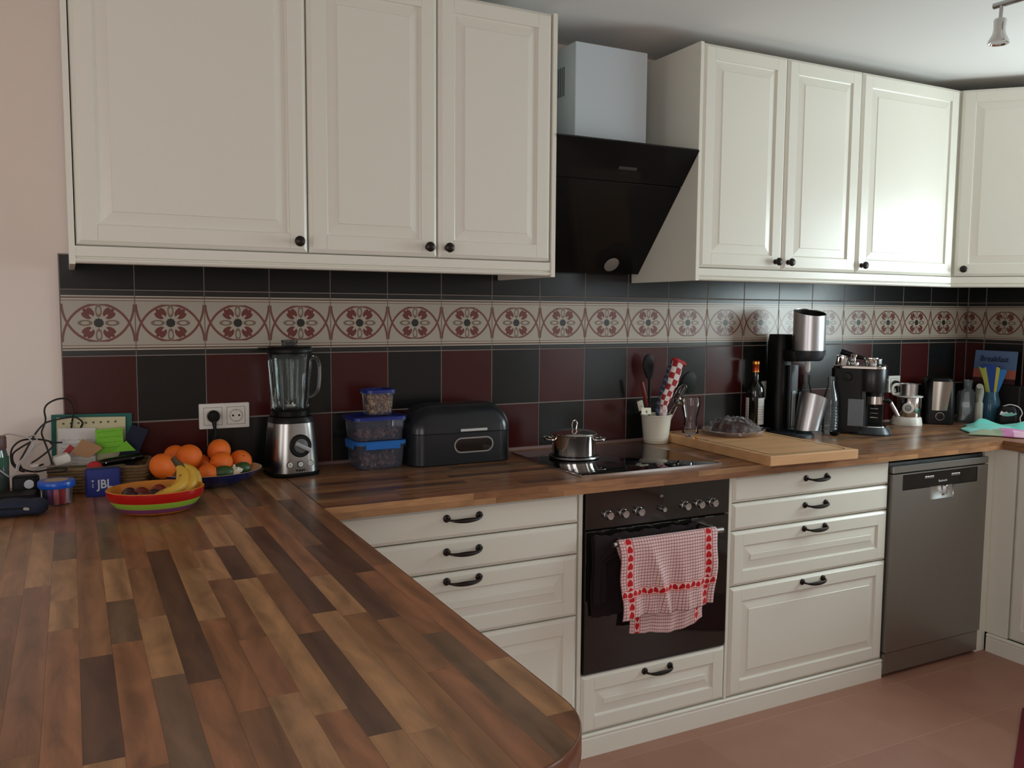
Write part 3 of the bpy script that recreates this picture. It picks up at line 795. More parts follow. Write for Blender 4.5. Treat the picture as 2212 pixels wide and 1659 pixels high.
def wobA(s, t, L):
    # t=0 front hem, bar at about .44, t=1 back hem
    away = abs(t-0.42)*1.6; away = min(1, away)
    f = 1 if t < 0.42 else 0.35
    dy = -f*away*(0.014*math.sin(s*8+1.2)+0.009*math.sin(s*19+5*t)+0.006*math.sin(s*37+12*t+1)) - f*0.016*away
    ridge = math.exp(-((s-(0.28+0.22*(0.42-t)/0.42))/0.045)**2) if t < 0.42 else 0
    dy -= 0.018*ridge*min(1, (0.42-t)*6 if t < 0.42 else 0)
    dz = (0.006*math.sin(s*8)-(0.022*math.sin(PI*s)**0.7 if t > 0.6 else 0)*(t-0.6)*2.5)*away + 0.0035*math.sin(s*60)*math.exp(-((t-0.14)/0.03)**2)
    dx = 0.004*math.sin(t*22)*(1-2*s)
    if t < 0.12: dy += 0.0025*math.sin(s*95)*(0.12-t)/0.12
    return dx, min(dy, 0.004), dz
def xrA(t):
    if t < 0.42: return (1.492, 1.862+0.03*(t/0.42))
    k = (t-0.42)/0.58; return (1.492+0.062*min(1, k*1.6), 1.892-0.035*k)
tw = cloth('tea_towel', M_TOWEL, [(-0.680, 0.474), (-0.682, 0.56), (-0.681, 0.66), (-0.676, 0.706), (-0.667, 0.7225), (-0.655, 0.7225), (-0.647, 0.706), (-0.643, 0.66), (-0.642, 0.56), (-0.643, 0.41)], xrA, wobA)
props(tw, 'red and white checked tea towel with hearts hanging over the oven handle', 'towel')
def wobB(s, t, L):
    aw = min(1, abs(t-0.5)*3)
    return 0.006*math.sin(t*17)*(s-0.5), 0.0015*math.sin(s*30)*aw-0.003*math.sin(s*14+3)*aw*(t < 0.5), 0.004*math.sin(s*26+1)*(1-aw)+0.002*math.sin(s*70)
td = cloth('tea_towel', mat('charcoal_towelling', (42, 34, 36), 0.95, spec=0.1, bump=0.5, bscale=300), [(-0.641, 0.515), (-0.640, 0.62), (-0.639, 0.70), (-0.637, 0.730), (-0.632, 0.740), (-0.626, 0.730), (-0.6235, 0.70), (-0.623, 0.56), (-0.623, 0.47)], lambda t: (1.425, 1.475+0.36*min(1, max(0, (t-0.28)/0.15))) , wobB, nt=60)
props(td, 'dark charcoal towel bunched behind the checked tea towel', 'towel')

dw = thing('dishwasher', 'stainless steel dishwasher with black control strip, at the corner', 'dishwasher', (3.0945, -0.60, 0))
M_DW = mat('dishwasher_steel', (152, 150, 146), 0.34, 0.9)
hw = 0.2895
boxo('body', M_DARKGR, dw, -hw+0.004, hw-0.004, 0.004, 0.54, 0.012, 0.862, smooth=0)
boxo('top_rim', M_DW, dw, -hw, hw, -0.021, 0.003, 0.8235, 0.851, 0.002)
bm = BM(); lx, rx = 3.028-3.0945, 3.172-3.0945; cl, cr = 2.862-3.0945, 3.316-3.0945
for a_ in ((-hw, lx, 0.1045, 0.752), (rx, hw, 0.1045, 0.752), (lx, rx, 0.1045, 0.700), (-hw, cl, 0.752, 0.819), (cr, hw, 0.752, 0.819), (cl, cr, 0.8135, 0.819)):
    box(bm, a_[0], a_[1], -0.020, 0.003, a_[2], a_[3])
door = obj('door', bm, M_DW, dw, smooth=0)
bm = BM(); loops = []
for i in range(13):
    a_ = PI*i/12; loops.append([Vector((lx+(rx-lx)*(0.5-0.5*math.cos(a_)), -0.0195+0.017*math.sin(b_)*math.sin(a_)**0.5 if 0 < i < 12 else -0.0195, 0.7005+0.051*(b_/(PI/2)))) for b_ in [PI/2*k/8 for k in range(9)]])
rings(bm, loops, False, False, closed=False); obj('handle_scoop', bm, mat('scoop_steel', (190, 190, 190), 0.22, 1.0), door)
obj('scoop_blade', box(BM(), 3.118-3.0945, 3.128-3.0945, -0.024, -0.006, 0.715, 0.752, 0.002), M_STEEL, door)
boxo('control_panel', M_BLACKGL, dw, cl+0.001, cr-0.001, -0.0205, 0.001, 0.7535, 0.8125, 0.001)
cp = dw.children[-1]
for g0 in (-0.105, 0.055):
    for k in range(4):
        boxo('button', M_STEEL, cp, g0+0.0135*k, g0+0.0135*k+0.0125, -0.0225, -0.0203, 0.7895, 0.7985, 0.0008)
text('maker_lettering', 'Bauknecht', 0.0125, mat('panel_print', (170, 172, 172), 0.4), cp, (0.005, -0.0207, 0.7735), (PI/2, 0, 0), bold=True)
boxo('kick_panel', M_DW, dw, -hw, hw, -0.012, 0.002, 0.014, 0.0985, 0.001)

# ------------------------------------------------------------------ sockets
def socket(x0, x1, z0, z1, n, label):
    cx, cz = (x0+x1)/2, (z0+z1)/2
    t = thing('wall_socket', label, 'socket', (cx, -0.0005, cz)); W, H = x1-x0, z1-z0
    obj('frame', loft(BM(), [(0.0, W/2, H/2, 0.003), (0.008, W/2, H/2, 0.003), (0.0095, W/2-0.0015, H/2-0.0015, 0.002)], 3, mtx=Matrix.Rotation(PI/2, 4, 'X')), M_PLASTW, t)
    for k in range(n):
        px = 0 if n == 1 else (-0.0355+0.071*k)
        obj('shadow_gap', box(BM(), px-0.0285, px+0.0285, -0.0098, -0.0085, -0.0285, 0.0285), M_DARKGR, t)
        ins = obj('insert', xform(box(BM(), px-0.0275, px+0.0275, -0.0112, -0.0085, -0.0275, 0.0275, 0.0008), Matrix()), M_PLASTW, t)
        m = Matrix.Translation((px, -0.0113, 0)) @ Matrix.Rotation(PI/2, 4, 'X')
        obj('socket_well', lathe(BM(), [(0.0205, 0.0), (0.0205, 0.0012), (0.0190, 0.0012), (0.0182, -0.0005), (0, -0.0006)], 28, mtx=m, cap0=False), mat('socket_well_shade', (158, 152, 142), 0.5), ins)  # recess shade put into the colour of the nearly flat well
        for s in (-1, 1):
            obj('pin_hole', lathe(BM(), [(0, 0), (0.0034, 0), (0.0034, 0.0010), (0, 0.0010)], 12, mtx=Matrix.Translation((px+0.0095*s, -0.0108, 0)) @ Matrix.Rotation(PI/2, 4, 'X')), M_BLACKM, ins)
        for s in (-1, 1):
            obj('earth_clip', box(BM(), px-0.002, px+0.002, -0.0125, -0.0105, 0.0165*s-0.0022, 0.0165*s+0.0022), M_STEEL, ins)
    return t
socket(0.336, 0.491, 1.061, 1.142, 2, 'double white wall socket above the oranges')
socket(2.700, 2.781, 1.060, 1.141, 1, 'white wall socket partly hidden behind the wine bottle')
socket(3.508, 3.589, 1.060, 1.141, 1, 'white wall socket behind the steel mug')
def plug(x, z, cable, label):
    t = thing('plug', label, 'plug', (x, -0.0125, z))
    m = Matrix.Rotation(PI/2, 4, 'X')
    obj('plug_head', lathe(BM(), [(0, -0.0), (0.0185, -0.0), (0.0190, 0.004), (0.0185, 0.018), (0.0150, 0.0225), (0, 0.0235)], 24, mtx=m), M_BLACK, t)
    obj('strain_relief', tube(BM(), [(0, -0.014, -0.010), (0.001, -0.017, -0.026), (0.002, -0.018, -0.042)], [0.0085, 0.0065, 0.0045], 10), M_BLACK, t)
    obj('cord', tube(BM(), catmull([(0.002, -0.018, -0.040)]+cable, 6), 0.0028, 8), M_BLACK, t)
    return t
plug(0.378, 1.103, [(0.004, -0.020, -0.060), (-0.010, -0.022, -0.085), (-0.035, -0.022, -0.110), (-0.060, -0.022, -0.135), (-0.075, -0.03, -0.1765)], 'black round plug with cord in the left half of the double socket')
plug(2.742, 1.100, [(0.002, -0.018, -0.07), (0.01, -0.018, -0.13), (0.02, -0.02, -0.179)], 'black plug in the socket behind the wine bottle')
plug(3.545, 1.100, [(0.002, -0.018, -0.07), (0.0, -0.018, -0.13), (0.0, -0.02, -0.179)], 'black plug in the socket behind the steel mug')

# ------------------------------------------------------------------ ceiling spot bar
sp = thing('ceiling_spot_bar', 'satin steel ceiling spotlight bar with tilted lamps at the top right', 'lamp', (2.74, -1.10, CZ))
A0 = at(2147, 14, -1.15); rodz = A0.z
def LV(p): return Vector(p)-Vector((2.74, -1.10, CZ))
B0 = A0 + Vector((0.05, -0.62, 0.0))
obj('bar', tube(BM(), [LV(A0), LV(B0)], 0.009, 12), M_STEEL, sp)
mid = (A0+B0)/2
obj('ceiling_rose', lathe(BM(), [(0, -0.0), (0.05, 0.0), (0.05, -0.018), (0.045, -0.022), (0, -0.022)], 28, mtx=Matrix.Translation(LV((mid.x, mid.y, CZ)))), M_STEEL, sp)
obj('stem', tube(BM(), [LV((mid.x, mid.y, CZ-0.02)), LV(mid)], 0.007, 10), M_STEEL, sp)
def spot(p, az, lean, name='lamp_head'):
    m = Matrix.Translation(LV(p)) @ Matrix.Rotation(az, 4, 'Z') @ Matrix.Rotation(lean, 4, 'Y')
    h = obj(name, lathe(BM(), [(0, -0.045), (0.0165, -0.045), (0.018, -0.049), (0.0165, -0.075), (0.019, -0.090), (0.029, -0.110), (0.0295, -0.116), (0.027, -0.116), (0.017, -0.098), (0, -0.095)], 28, mtx=m), M_CHROME, sp)
    obj('lamp_stem', tube(BM(), [LV(p), (m @ Vector((0, 0, -0.047)))], 0.0055, 10), M_STEEL, h)
    obj('bulb', lathe(BM(), [(0, -0.097), (0.023, -0.1085), (0.020, -0.113), (0, -0.114)], 20, mtx=m), mat('frosted_lens', (200, 200, 200), 0.3), h)
spot(A0 + Vector((0.0, -0.025, 0)), 0, 0.06)
spot(A0 + Vector((0.03, -0.36, 0)), 0, -0.5)
spot(A0 + Vector((0.045, -0.56, 0)), 0, 0.5)

# ------------------------------------------------------------------ blender
bl = thing('blender', 'steel and black kitchen blender with a ribbed glass jug on the worktop', 'blender', (0.600, -0.118, WT+0.0005), math.radians(9))
obj('foot', loft(BM(), [(0.0, 0.078, 0.078, 0.05), (0.008, 0.080, 0.080, 0.05), (0.013, 0.077, 0.077, 0.05)], 8), M_BLACK, bl)
M_BST = mat('blender_steel', (146, 143, 140), 0.24, 1.0, aniso=0.6)
secs = [(0.013+0.155*i/8, 0.0765-0.0095*(i/8)**1.3, 0.0765-0.0095*(i/8)**1.3, 0.050) for i in range(9)]
body = obj('housing', loft(BM(), secs, 10), M_BST, bl)
obj('collar', loft(BM(), [(0.168, 0.0675, 0.0675, 0.05), (0.176, 0.068, 0.068, 0.055), (0.186, 0.066, 0.066, 0.06), (0.190, 0.0605, 0.0605, 0.0605), (0.205, 0.062, 0.062, 0.062), (0.209, 0.058, 0.058, 0.058)], 10), M_BLACK, bl)
def fy_(z): return -(0.0765-0.0095*(max(0, (z-0.013))/0.155)**1.3)
m = Matrix.Translation((0.002, fy_(0.1), 0.098)) @ Matrix.Rotation(PI/2-0.05, 4, 'X')
obj('dial_ring', lathe(BM(), [(0.0225, -0.002), (0.036, -0.002), (0.036, 0.003), (0.033, 0.0055), (0.0225, 0.0055)], 36, mtx=m, cap0=False, cap1=False), M_BLACK, bl)
dl = obj('dial', lathe(BM(), [(0, -0.002), (0.0222, -0.002), (0.0222, 0.007), (0.020, 0.008), (0, 0.008)], 32, mtx=m), mat('dial_grey', (92, 92, 92), 0.45, 0.1), bl)
obj('dial_grip', xform(box(BM(), -0.021, 0.034, -0.0065, 0.0065, 0.008, 0.0115, 0.0015, 2), m @ Matrix.Rotation(-0.5, 4, 'Z')), mat('dial_grip_grey', (158, 158, 158), 0.4, 0.2), dl)
for k, x in enumerate((-0.034, 0.0, 0.034)):
    m2 = Matrix.Translation((x, fy_(0.04)+ (0.003 if k != 1 else 0.0), 0.040)) @ Matrix.Rotation(PI/2, 4, 'X')
    b_ = obj('button', lathe(BM(), [(0, 0), (0.0085, 0), (0.0085, 0.003), (0.0065, 0.0045), (0, 0.0045)], 20, mtx=m2), mat('button_pale', (205, 205, 200), 0.35), bl)
    obj('button_ring', lathe(BM(), [(0.0086, 0), (0.0105, 0), (0.0105, 0.0018), (0.0086, 0.0018)], 20, mtx=m2, cap0=False, cap1=False), M_BLACK, b_)
    text('button_mark', 'P' if k == 0 else ('*' if k == 1 else '/'), 0.008, M_BLACK, b_, (x, fy_(0.04)-0.0049+(0.003 if k != 1 else 0), 0.040), (PI/2, 0, 0), 0.0002)
text('maker_lettering', 'PHILIPS', 0.0098, M_BLACK, bl, (0, fy_(0.02)-0.0006, 0.0205), (PI/2, 0, 0), 0.0003, bold=True)
# jug: ribbed glass, wall with two faces
M_JUG = thin_glass('jug_glass', (0.90, 0.93, 0.92), 0.03, 0.03, (170, 180, 185), 1.25)
def jug_loop(z, R, rib):
    L = []
    for i in range(96):
        a_ = 2*PI*i/96; k = math.cos(a_*4+0.5); r_ = R*(1+rib*(1 if k > 0.86 else 0))
        L.append(Vector((r_*math.cos(a_), r_*math.sin(a_), z)))
    return L
prof_j = [(0.210, 0.052), (0.214, 0.056), (0.24, 0.0575), (0.30, 0.0625), (0.36, 0.067), (0.380, 0.0685), (0.385, 0.0705)]
bm = rings(BM(), [jug_loop(z, R, 0.045 if 0.212 < z < 0.372 else 0) for z, R in prof_j]+[jug_loop(0.385, 0.067, 0), jug_loop(0.36, 0.0635, 0), jug_loop(0.24, 0.054, 0), jug_loop(0.218, 0.050, 0)], True, True)
jug = obj('jug', bm, M_JUG, bl)
hp = catmull([(0.067, 0.0, 0.368), (0.084, 0.0, 0.371), (0.096, 0.0, 0.360), (0.100, 0.0, 0.335), (0.099, 0, 0.300), (0.095, 0, 0.270), (0.083, 0, 0.252), (0.061, 0, 0.243)], 5)
obj('jug_handle', tube(BM(), hp, 0.0085, 10, 0.62), M_JUG, jug)
bm = BM()
for k in range(4):
    a_ = PI/2*k+0.4; tube(bm, [(0, 0, 0.226), (0.012*math.cos(a_), 0.012*math.sin(a_), 0.230), (0.026*math.cos(a_), 0.026*math.sin(a_), 0.238+0.004*(k % 2))], [0.003, 0.003, 0.001], 6)
lathe(bm, [(0, 0.2185), (0.02, 0.2185), (0.018, 0.224), (0.006, 0.230), (0, 0.231)], 16)
obj('blades', bm, M_CHROME, jug)
lid = obj('lid', lathe(BM(), [(0, 0.380), (0.062, 0.380), (0.062, 0.387), (0.071, 0.388), (0.0725, 0.392), (0.071, 0.402), (0.066, 0.409), (0.0, 0.411)], 36), M_BLACK, bl)
obj('lid_spout', box(BM(), -0.098, -0.055, -0.022, 0.022, 0.400, 0.406, 0.003, 2), M_BLACK, lid)
obj('lid_cap', lathe(BM(), [(0.0, 0.412), (0.0235, 0.412), (0.0245, 0.422), (0.0265, 0.424), (0.0265, 0.427), (0.024, 0.429), (0, 0.428)], 28), thin_glass('smoky_plastic', (0.5, 0.5, 0.52), 0.1, 0.25, (80, 84, 88)), lid)

# ------------------------------------------------------------------ food boxes
M_TUB = thin_glass('clear_tub', (0.86, 0.88, 0.92), 0.12, 0.16, (150, 155, 175), 0.9)
def crumbs(n, hx, hy, z0, z1, s, seed, flat=0.6):
    rnd = random.Random(seed); bm = BM()
    for _ in range(n):
        m = Matrix.Translation((rnd.uniform(-hx, hx), rnd.uniform(-hy, hy), z0+(z1-z0)*rnd.random())) @ Euler((rnd.uniform(0, 6), rnd.uniform(0, 6), rnd.uniform(0, 6))).to_matrix().to_4x4() @ Matrix.Diagonal((s*rnd.uniform(0.7, 1.3), s*rnd.uniform(0.5, 0.9), s*flat, 1))
        bmesh.ops.create_icosphere(bm, subdivisions=1, radius=1.0, matrix=m)
    return bm
def rand_mat(name, a, b, scale=300, rough=0.7):
    m = bpy.data.materials.new(name); m.use_nodes = True; X.nt = m.node_tree; nt = m.node_tree
    tc = nt.nodes.new('ShaderNodeTexCoord'); v = nt.nodes.new('ShaderNodeTexVoronoi'); v.inputs['Scale'].default_value = scale
    nt.links.new(tc.outputs['Object'], v.inputs['Vector']); sp_ = nt.nodes.new('ShaderNodeSeparateColor'); nt.links.new(v.outputs['Color'], sp_.inputs[0])
    bs = nt.nodes['Principled BSDF']; nt.links.new(mixc(X(sp_.outputs[0]), a, b), bs.inputs['Base Color']); bs.inputs['Roughness'].default_value = rough
    return m
M_NUT = rand_mat('nut_tones', (150, 100, 55), (225, 190, 135), 120); M_MUES = rand_mat('berry_mix_tones', (92, 60, 56), (150, 108, 96), 90)
def tub(name, label, loc, rz, W, D, H, lidm, clips, lidover=0.006):
    t = thing(name, label, 'food container', loc, rz)
    bm = loft(BM(), [(0.0, W/2-0.010, D/2-0.010, 0.016), (0.004, W/2-0.006, D/2-0.006, 0.018), (H*0.8, W/2-0.001, D/2-0.001, 0.020), (H-0.016, W/2, D/2, 0.020), (H-0.016, W/2+0.004, D/2+0.004, 0.022), (H-0.008, W/2+0.004, D/2+0.004, 0.022)], 5, cap1=False)
    obj('tub', bm, M_TUB, t)
    l = obj('lid', loft(BM(), [(H-0.0115, W/2+lidover, D/2+lidover, 0.024), (H-0.002, W/2+lidover, D/2+lidover, 0.024), (H, W/2+lidover-0.002, D/2+lidover-0.002, 0.022), (H-0.0001, W/2-0.008, D/2-0.008, 0.018), (H-0.004, W/2-0.010, D/2-0.010, 0.018)], 5), lidm, t)
    if clips:
        for s in (-1, 1):
            obj('clip', box(BM(), -W*0.36, W*0.36, s*(D/2+0.0075)-0.002, s*(D/2+0.0075)+0.002, H-0.026, H-0.003, 0.0015), lidm, l)
            obj('clip', box(BM(), s*(W/2+0.0075)-0.002, s*(W/2+0.0075)+0.002, -D*0.3, D*0.3, H-0.026, H-0.003, 0.0015), lidm, l)
    return t
M_LB = thin_glass('light_blue_lid', (0.25, 0.5, 0.9), 0.2, 0.62, (60, 130, 215), 0.8); M_DB = mat('deep_blue_lid', (18, 40, 120), 0.35)
BC = (0.884, -0.112)
tub('clip_box', 'clip-lock food box with light blue lid, bottom of the stack', (*BC, WT+0.0005), math.radians(2), 0.166, 0.135, 0.094, M_LB, True)
o = obj('berry_mix', crumbs(110, 0.060, 0.045, 0.010, 0.042, 0.010, 3), M_MUES, None, (*BC, WT+0.0005)); props(o, 'reddish dried berry mix in the bottom food box', 'food', kind='stuff')
tub('food_box', 'clear food box with dark blue lid, middle of the stack', (BC[0]-0.002, BC[1]+0.003, WT+0.095), math.radians(1), 0.174, 0.135, 0.080, M_DB, False)
o = obj('berry_mix', crumbs(80, 0.064, 0.045, 0.010, 0.030, 0.010, 4), M_MUES, None, (BC[0], BC[1]+0.003, WT+0.095)); props(o, 'reddish dried berry mix in the middle food box', 'food', kind='stuff')
tub('nut_box', 'small clear box of nuts with blue lid, top of the stack', (BC[0]+0.012, BC[1]+0.01, WT+0.1755), math.radians(4), 0.098, 0.078, 0.086, M_DB, False, 0.005)
o = obj('mixed_nuts', crumbs(330, 0.038, 0.028, 0.008, 0.064, 0.0062, 5), M_NUT, None, (BC[0]+0.012, BC[1]+0.01, WT+0.1755)); props(o, 'chopped mixed nuts inside the small top box', 'food', kind='stuff')

# ------------------------------------------------------------------ bread bin
bb = thing('bread_bin', 'dark slate enamel bread bin with domed lid and oval window', 'bread bin', (1.1725, -0.112, WT+0.0005))
M_EN = mat('slate_enamel', (33, 36, 40), 0.24, spec=0.4)
HX, HY = 0.190, 0.094
def HP(z): return loft
secs = [(0.0, HX-0.004, HY-0.004, 0.055), (0.004, HX, HY, 0.058), (0.108, HX, HY, 0.058), (0.1095, HX-0.002, HY-0.002, 0.056)]
obj('base', loft(BM(), secs, 10), M_EN, bb)
sl = [(0.1095, HX-0.002, HY-0.002, 0.056), (0.1105, HX+0.0008, HY+0.0008, 0.058)]
for i in range(1, 11):
    a_ = PI/2*i/10; zz = 0.112+0.094*math.sin(a_); s_ = 0.078*(1-math.cos(a_))
    sl.append((zz, HX+0.0008-s_*1.05, HY+0.0008-s_*1.02, max(0.014, 0.058-s_*0.45)))
obj('lid', loft(BM(), sl, 10), M_EN, bb)
def stadium(hw_, hh, n=10):
    P = []
    for s in (1, -1):
        for i in range(n+1):
            a_ = -PI/2+PI*i/n; P.append((s*(hw_-hh)+s*hh*math.cos(a_), s*hh*math.sin(a_)))
    return P
yy = -HY-0.0004; zc = 0.066; xc = 0.033
def st(hw_, hh, y): return [Vector((xc+x, y, zc+z)) for x, z in stadium(hw_, hh)]
fr = obj('window_frame', rings(BM(), [st(0.074, 0.0265, yy), st(0.074, 0.0265, yy-0.002), st(0.0695, 0.022, yy-0.002), st(0.0695, 0.022, yy)], False, False), mat('satin_silver', (175, 175, 172), 0.3, 0.8), bb)
obj('window_pane', rings(BM(), [st(0.0694, 0.0219, yy), st(0.0694, 0.0219, yy-0.0008)]), mat('bin_window', (26, 20, 17), 0.08), fr)
obj('lid_grip', xform(box(BM(), xc-0.050, xc+0.050, -0.004, 0.0, -0.0045, 0.0045, 0.001), Matrix.Translation((0, -HY-0.0005, 0.118))), mat('satin_white', (205, 206, 204), 0.3, 0.3), bb)

# ------------------------------------------------------------------ pot
pot = thing('cooking_pot', 'small polished steel cooking pot with lid on the hob', 'pot', (1.574, -0.262, WT+0.0052))
obj('heat_ring', lathe(BM(), [(0, 0), (0.088, 0), (0.0905, 0.003), (0.089, 0.008), (0.079, 0.009), (0, 0.009)], 48), mat('dull_steel', (120, 120, 122), 0.3, 1.0), pot)
obj('body', lathe(BM(), [(0, 0.009), (0.070, 0.009), (0.0775, 0.012), (0.0785, 0.018), (0.0785, 0.078), (0.0795, 0.080), (0.0795, 0.082), (0.077, 0.082), (0.076, 0.06), (0, 0.055)], 48), M_CHROME, pot)
lid = obj('lid', lathe(BM(), [(0, 0.081), (0.079, 0.081), (0.0835, 0.083), (0.0845, 0.086), (0.0825, 0.089), (0.075, 0.0915), (0.05, 0.097), (0.02, 0.1), (0, 0.1005)], 48), M_CHROME, pot)
obj('lid_knob', tube(BM(), catmull([(-0.010, -0.004, 0.099), (-0.013, -0.004, 0.115), (-0.006, -0.002, 0.131), (0.006, 0.0, 0.131), (0.013, 0.003, 0.117), (0.010, 0.004, 0.099)], 5), 0.0045, 10, 0.7), M_CHROME, lid)
for s in (-1, 1):
    a0 = math.radians(-28) if s > 0 else math.radians(152)
    def pp(r_, da, z): return (r_*math.cos(a0+da), r_*math.sin(a0+da), z)
    obj('handle', tube(BM(), catmull([pp(0.078, 0.36, 0.064), pp(0.094, 0.36, 0.066), pp(0.107, 0.22, 0.068), pp(0.110, 0, 0.068), pp(0.107, -0.22, 0.068), pp(0.094, -0.36, 0.066), pp(0.078, -0.36, 0.064)], 5), 0.0048, 10), M_CHROME, pot)
# ------------------------------------------------------------------ utensils in the cream bucket
UX, UY = 2.072, -0.078
uc = thing('utensil_bucket', 'cream enamel bucket holding the cooking utensils beside the hob', 'bucket', (UX, UY, WT+0.0005))
obj('bucket', lathe(BM(), [(0, 0), (0.0475, 0), (0.0490, 0.002), (0.0500, 0.010), (0.0515, 0.012), (0.0510, 0.016), (0.0520, 0.018), (0.0515, 0.022), (0.0600, 0.108), (0.0635, 0.1125), (0.0635, 0.1150), (0.0600, 0.1150), (0.0575, 0.105), (0.047, 0.006), (0, 0.005)], 40), mat('cream_enamel', (226, 222, 205), 0.32), uc)
def UL(px, py, y=-0.08): return at(px, py, y)
def dip(x, y, z=0.935): return Vector((UX+x, UY+y, z))
def util(name, label, base, top, rad, m):
    t = thing(name, label, 'utensil', base)
    b = Vector(base); tp = Vector(top)-b
    obj('handle', tube(BM(), [Vector((0, 0, 0)), tp*0.5, tp], rad, 10), m, t); return t, tp
def aim(v):  # matrix turning +z to v
    return Vector((0, 0, 1)).rotation_difference(v).to_matrix().to_4x4()
# black ladle at the left
b = dip(-0.02, 0.02); tp = UL(1403, 812, -0.05)
t, v = util('ladle', 'black plastic serving spoon at the left of the utensil bucket', b, tp, 0.0055, M_BLACK)
obj('bowl', xform(loft(BM(), [(-0.012, 0.010, 0.003, 0.003), (0.01, 0.021, 0.005, 0.005, 0, 0.003), (0.045, 0.027, 0.006, 0.006, 0, 0.006), (0.075, 0.021, 0.005, 0.005, 0, 0.004), (0.088, 0.008, 0.003, 0.003, 0, 0.0)], 4), Matrix.Translation(v) @ aim(Vector((-0.05, 0, 1)))), M_BLACK, t)
b = dip(0.012, 0.028); tp = UL(1482, 838, -0.035)
t, v = util('skimmer', 'black slotted skimmer leaning right behind the rolled checked mitt', b, tp, 0.0055, M_BLACK)
bm = BM()
loft(bm, [(0.0, 0.012, 0.003, 0.003), (0.012, 0.032, 0.0035, 0.003), (0.045, 0.040, 0.004, 0.004), (0.075, 0.032, 0.004, 0.004), (0.092, 0.012, 0.003, 0.003)], 4)
hd = obj('head', xform(bm, Matrix.Translation(v+Vector((0.0, 0, -0.022))) @ aim(Vector((0.18, -0.1, 0.9)))), M_BLACK, t)
b = dip(-0.015, -0.01); tp = UL(1393, 855, -0.08)
t, v = util('peeler', 'utensil with a dull red handle at the left of the bucket', b, tp, 0.0045, M_BLACK)
obj('grip', tube(BM(), [v*0.75, v, v*1.32], [0.006, 0.0085, 0.0065], 10), mat('dull_red', (110, 28, 26), 0.4), t)
b = dip(0.028, -0.012, 0.95); tp = UL(1462, 878, -0.09)
t, v = util('ladle', 'steel ladle leaning out of the right side of the bucket', b, tp, 0.0035, M_CHROME)
obj('bowl', xform(lathe(BM(), [(0.0, -0.022), (0.014, -0.019), (0.024, -0.010), (0.029, 0.004), (0.0275, 0.004), (0.022, -0.009), (0.012, -0.017), (0.0, -0.019)], 24), Matrix.Translation(v+Vector((0.008, -0.004, 0.030))) @ Euler((0.5, 1.25, 0)).to_matrix().to_4x4()), M_CHROME, t)
b = dip(0.0, 0.0); 
t = thing('whisk', 'small wire whisk whose loops spread behind the mitt', 'utensil', b)
bm = BM(); v = UL(1478, 832, -0.06)-b
for k in range(5):
    a_ = PI*k/5; w_ = 0.020
    side = Vector((math.cos(a_)*0.8, math.sin(a_)*0.8, 0))
    tube(bm, catmull([v*0.55, v*0.75+side*w_, v*0.95+side*w_*1.1, v*1.02, v*0.95-side*w_*1.1, v*0.75-side*w_, v*0.55], 4), 0.0006, 4)
obj('loops', bm, M_CHROME, t); obj('handle', tube(BM(), [Vector(), v*0.56], 0.004, 8), M_CHROME, t)
# blue scrunched cloth-handled brush
def blue_fn(x, y, z):
    c = mixc(X.op('SINE', x*260+z*180) > 0.2, (50, 55, 78), (96, 102, 128)); return c
M_BSTR = pattern_mat('blue_marled_cloth', blue_fn, 0.8, 'Object')
b = dip(-0.006, -0.022, 0.96); p1 = UL(1424, 865, -0.10); p2 = UL(1440, 820, -0.10); p3 = UL(1450, 782, -0.09)
t = thing('rolled_cloth', 'rolled blue-grey cloth standing in the utensil bucket', 'cloth', b)
pa = catmull([Vector(), p1-b, p2-b, p3-b], 6); n = len(pa)
obj('roll', tube(BM(), pa, [0.011+0.003*math.sin(i*1.7)+0.003*math.sin(i*0.6) for i in range(n)], 12, 0.75), M_BSTR, t)
# rolled checked oven mitt
def chk(x, y, z):
    a = xmod(x, 0.3334) > 0.1667; b_ = xmod(y, 0.18) > 0.09
    s = xabs(X.op('SUBTRACT', a, b_)); c = mixc(b_, (205, 190, 188), (222, 214, 210))
    c = mixc(s, c, (150, 28, 32)); return mixc((y < 0.24)*(s > 0.5), c, (190, 160, 158))
M_CHK = pattern_mat('red_white_check', chk, 0.85, 'UV', sheen=0.1)
b = dip(0.016, -0.03, 0.975); q1 = UL(1435, 868, -0.115); q2 = UL(1452, 828, -0.12); q3 = UL(1466, 782, -0.11)
t = thing('oven_mitt', 'rolled red and white checked oven mitt with red hem in the bucket', 'oven mitt', b)
pa = catmull([UL(1432, 898, -0.11)-b, q1-b, q2-b, q3-b], 7); n = len(pa); bm = BM(); uvl = bm.loops.layers.uv.new('UVMap')
R = [0.017+0.012*(i/(n-1))**1.2+0.0018*math.sin(i*0.9) for i in range(n)]
u_ = Vector((1, 0, 0)); V = []
for i, p in enumerate(pa):
    T_ = (pa[min(i+1, n-1)]-pa[max(i-1, 0)]).normalized(); u_ = (u_-T_*u_.dot(T_)).normalized(); v_ = T_.cross(u_)
    V.append([bm.verts.new(p+u_*R[i]*(1+0.08*math.sin(3*a_+i*0.3))*math.cos(a_)+v_*R[i]*0.6*math.sin(a_)) for a_ in [2*PI*k/20 for k in range(20)]])
for i in range(n-1):
    for k in range(20):
        j = (k+1) % 20; f = bm.faces.new((V[i][k], V[i][j], V[i+1][j], V[i+1][k]))
        for lp, (uu, vv) in zip(f.loops, ((k/20, i/(n-1)), ((k+1)/20, i/(n-1)), ((k+1)/20, (i+1)/(n-1)), (k/20, (i+1)/(n-1)))): lp[uvl].uv = (uu, vv)
bm.faces.new(V[0][::-1]); bm.faces.new(V[-1])
obj('roll', bm, M_CHK, t, smooth=60)
e = pa[-1]; dv = (pa[-1]-pa[-3]).normalized()
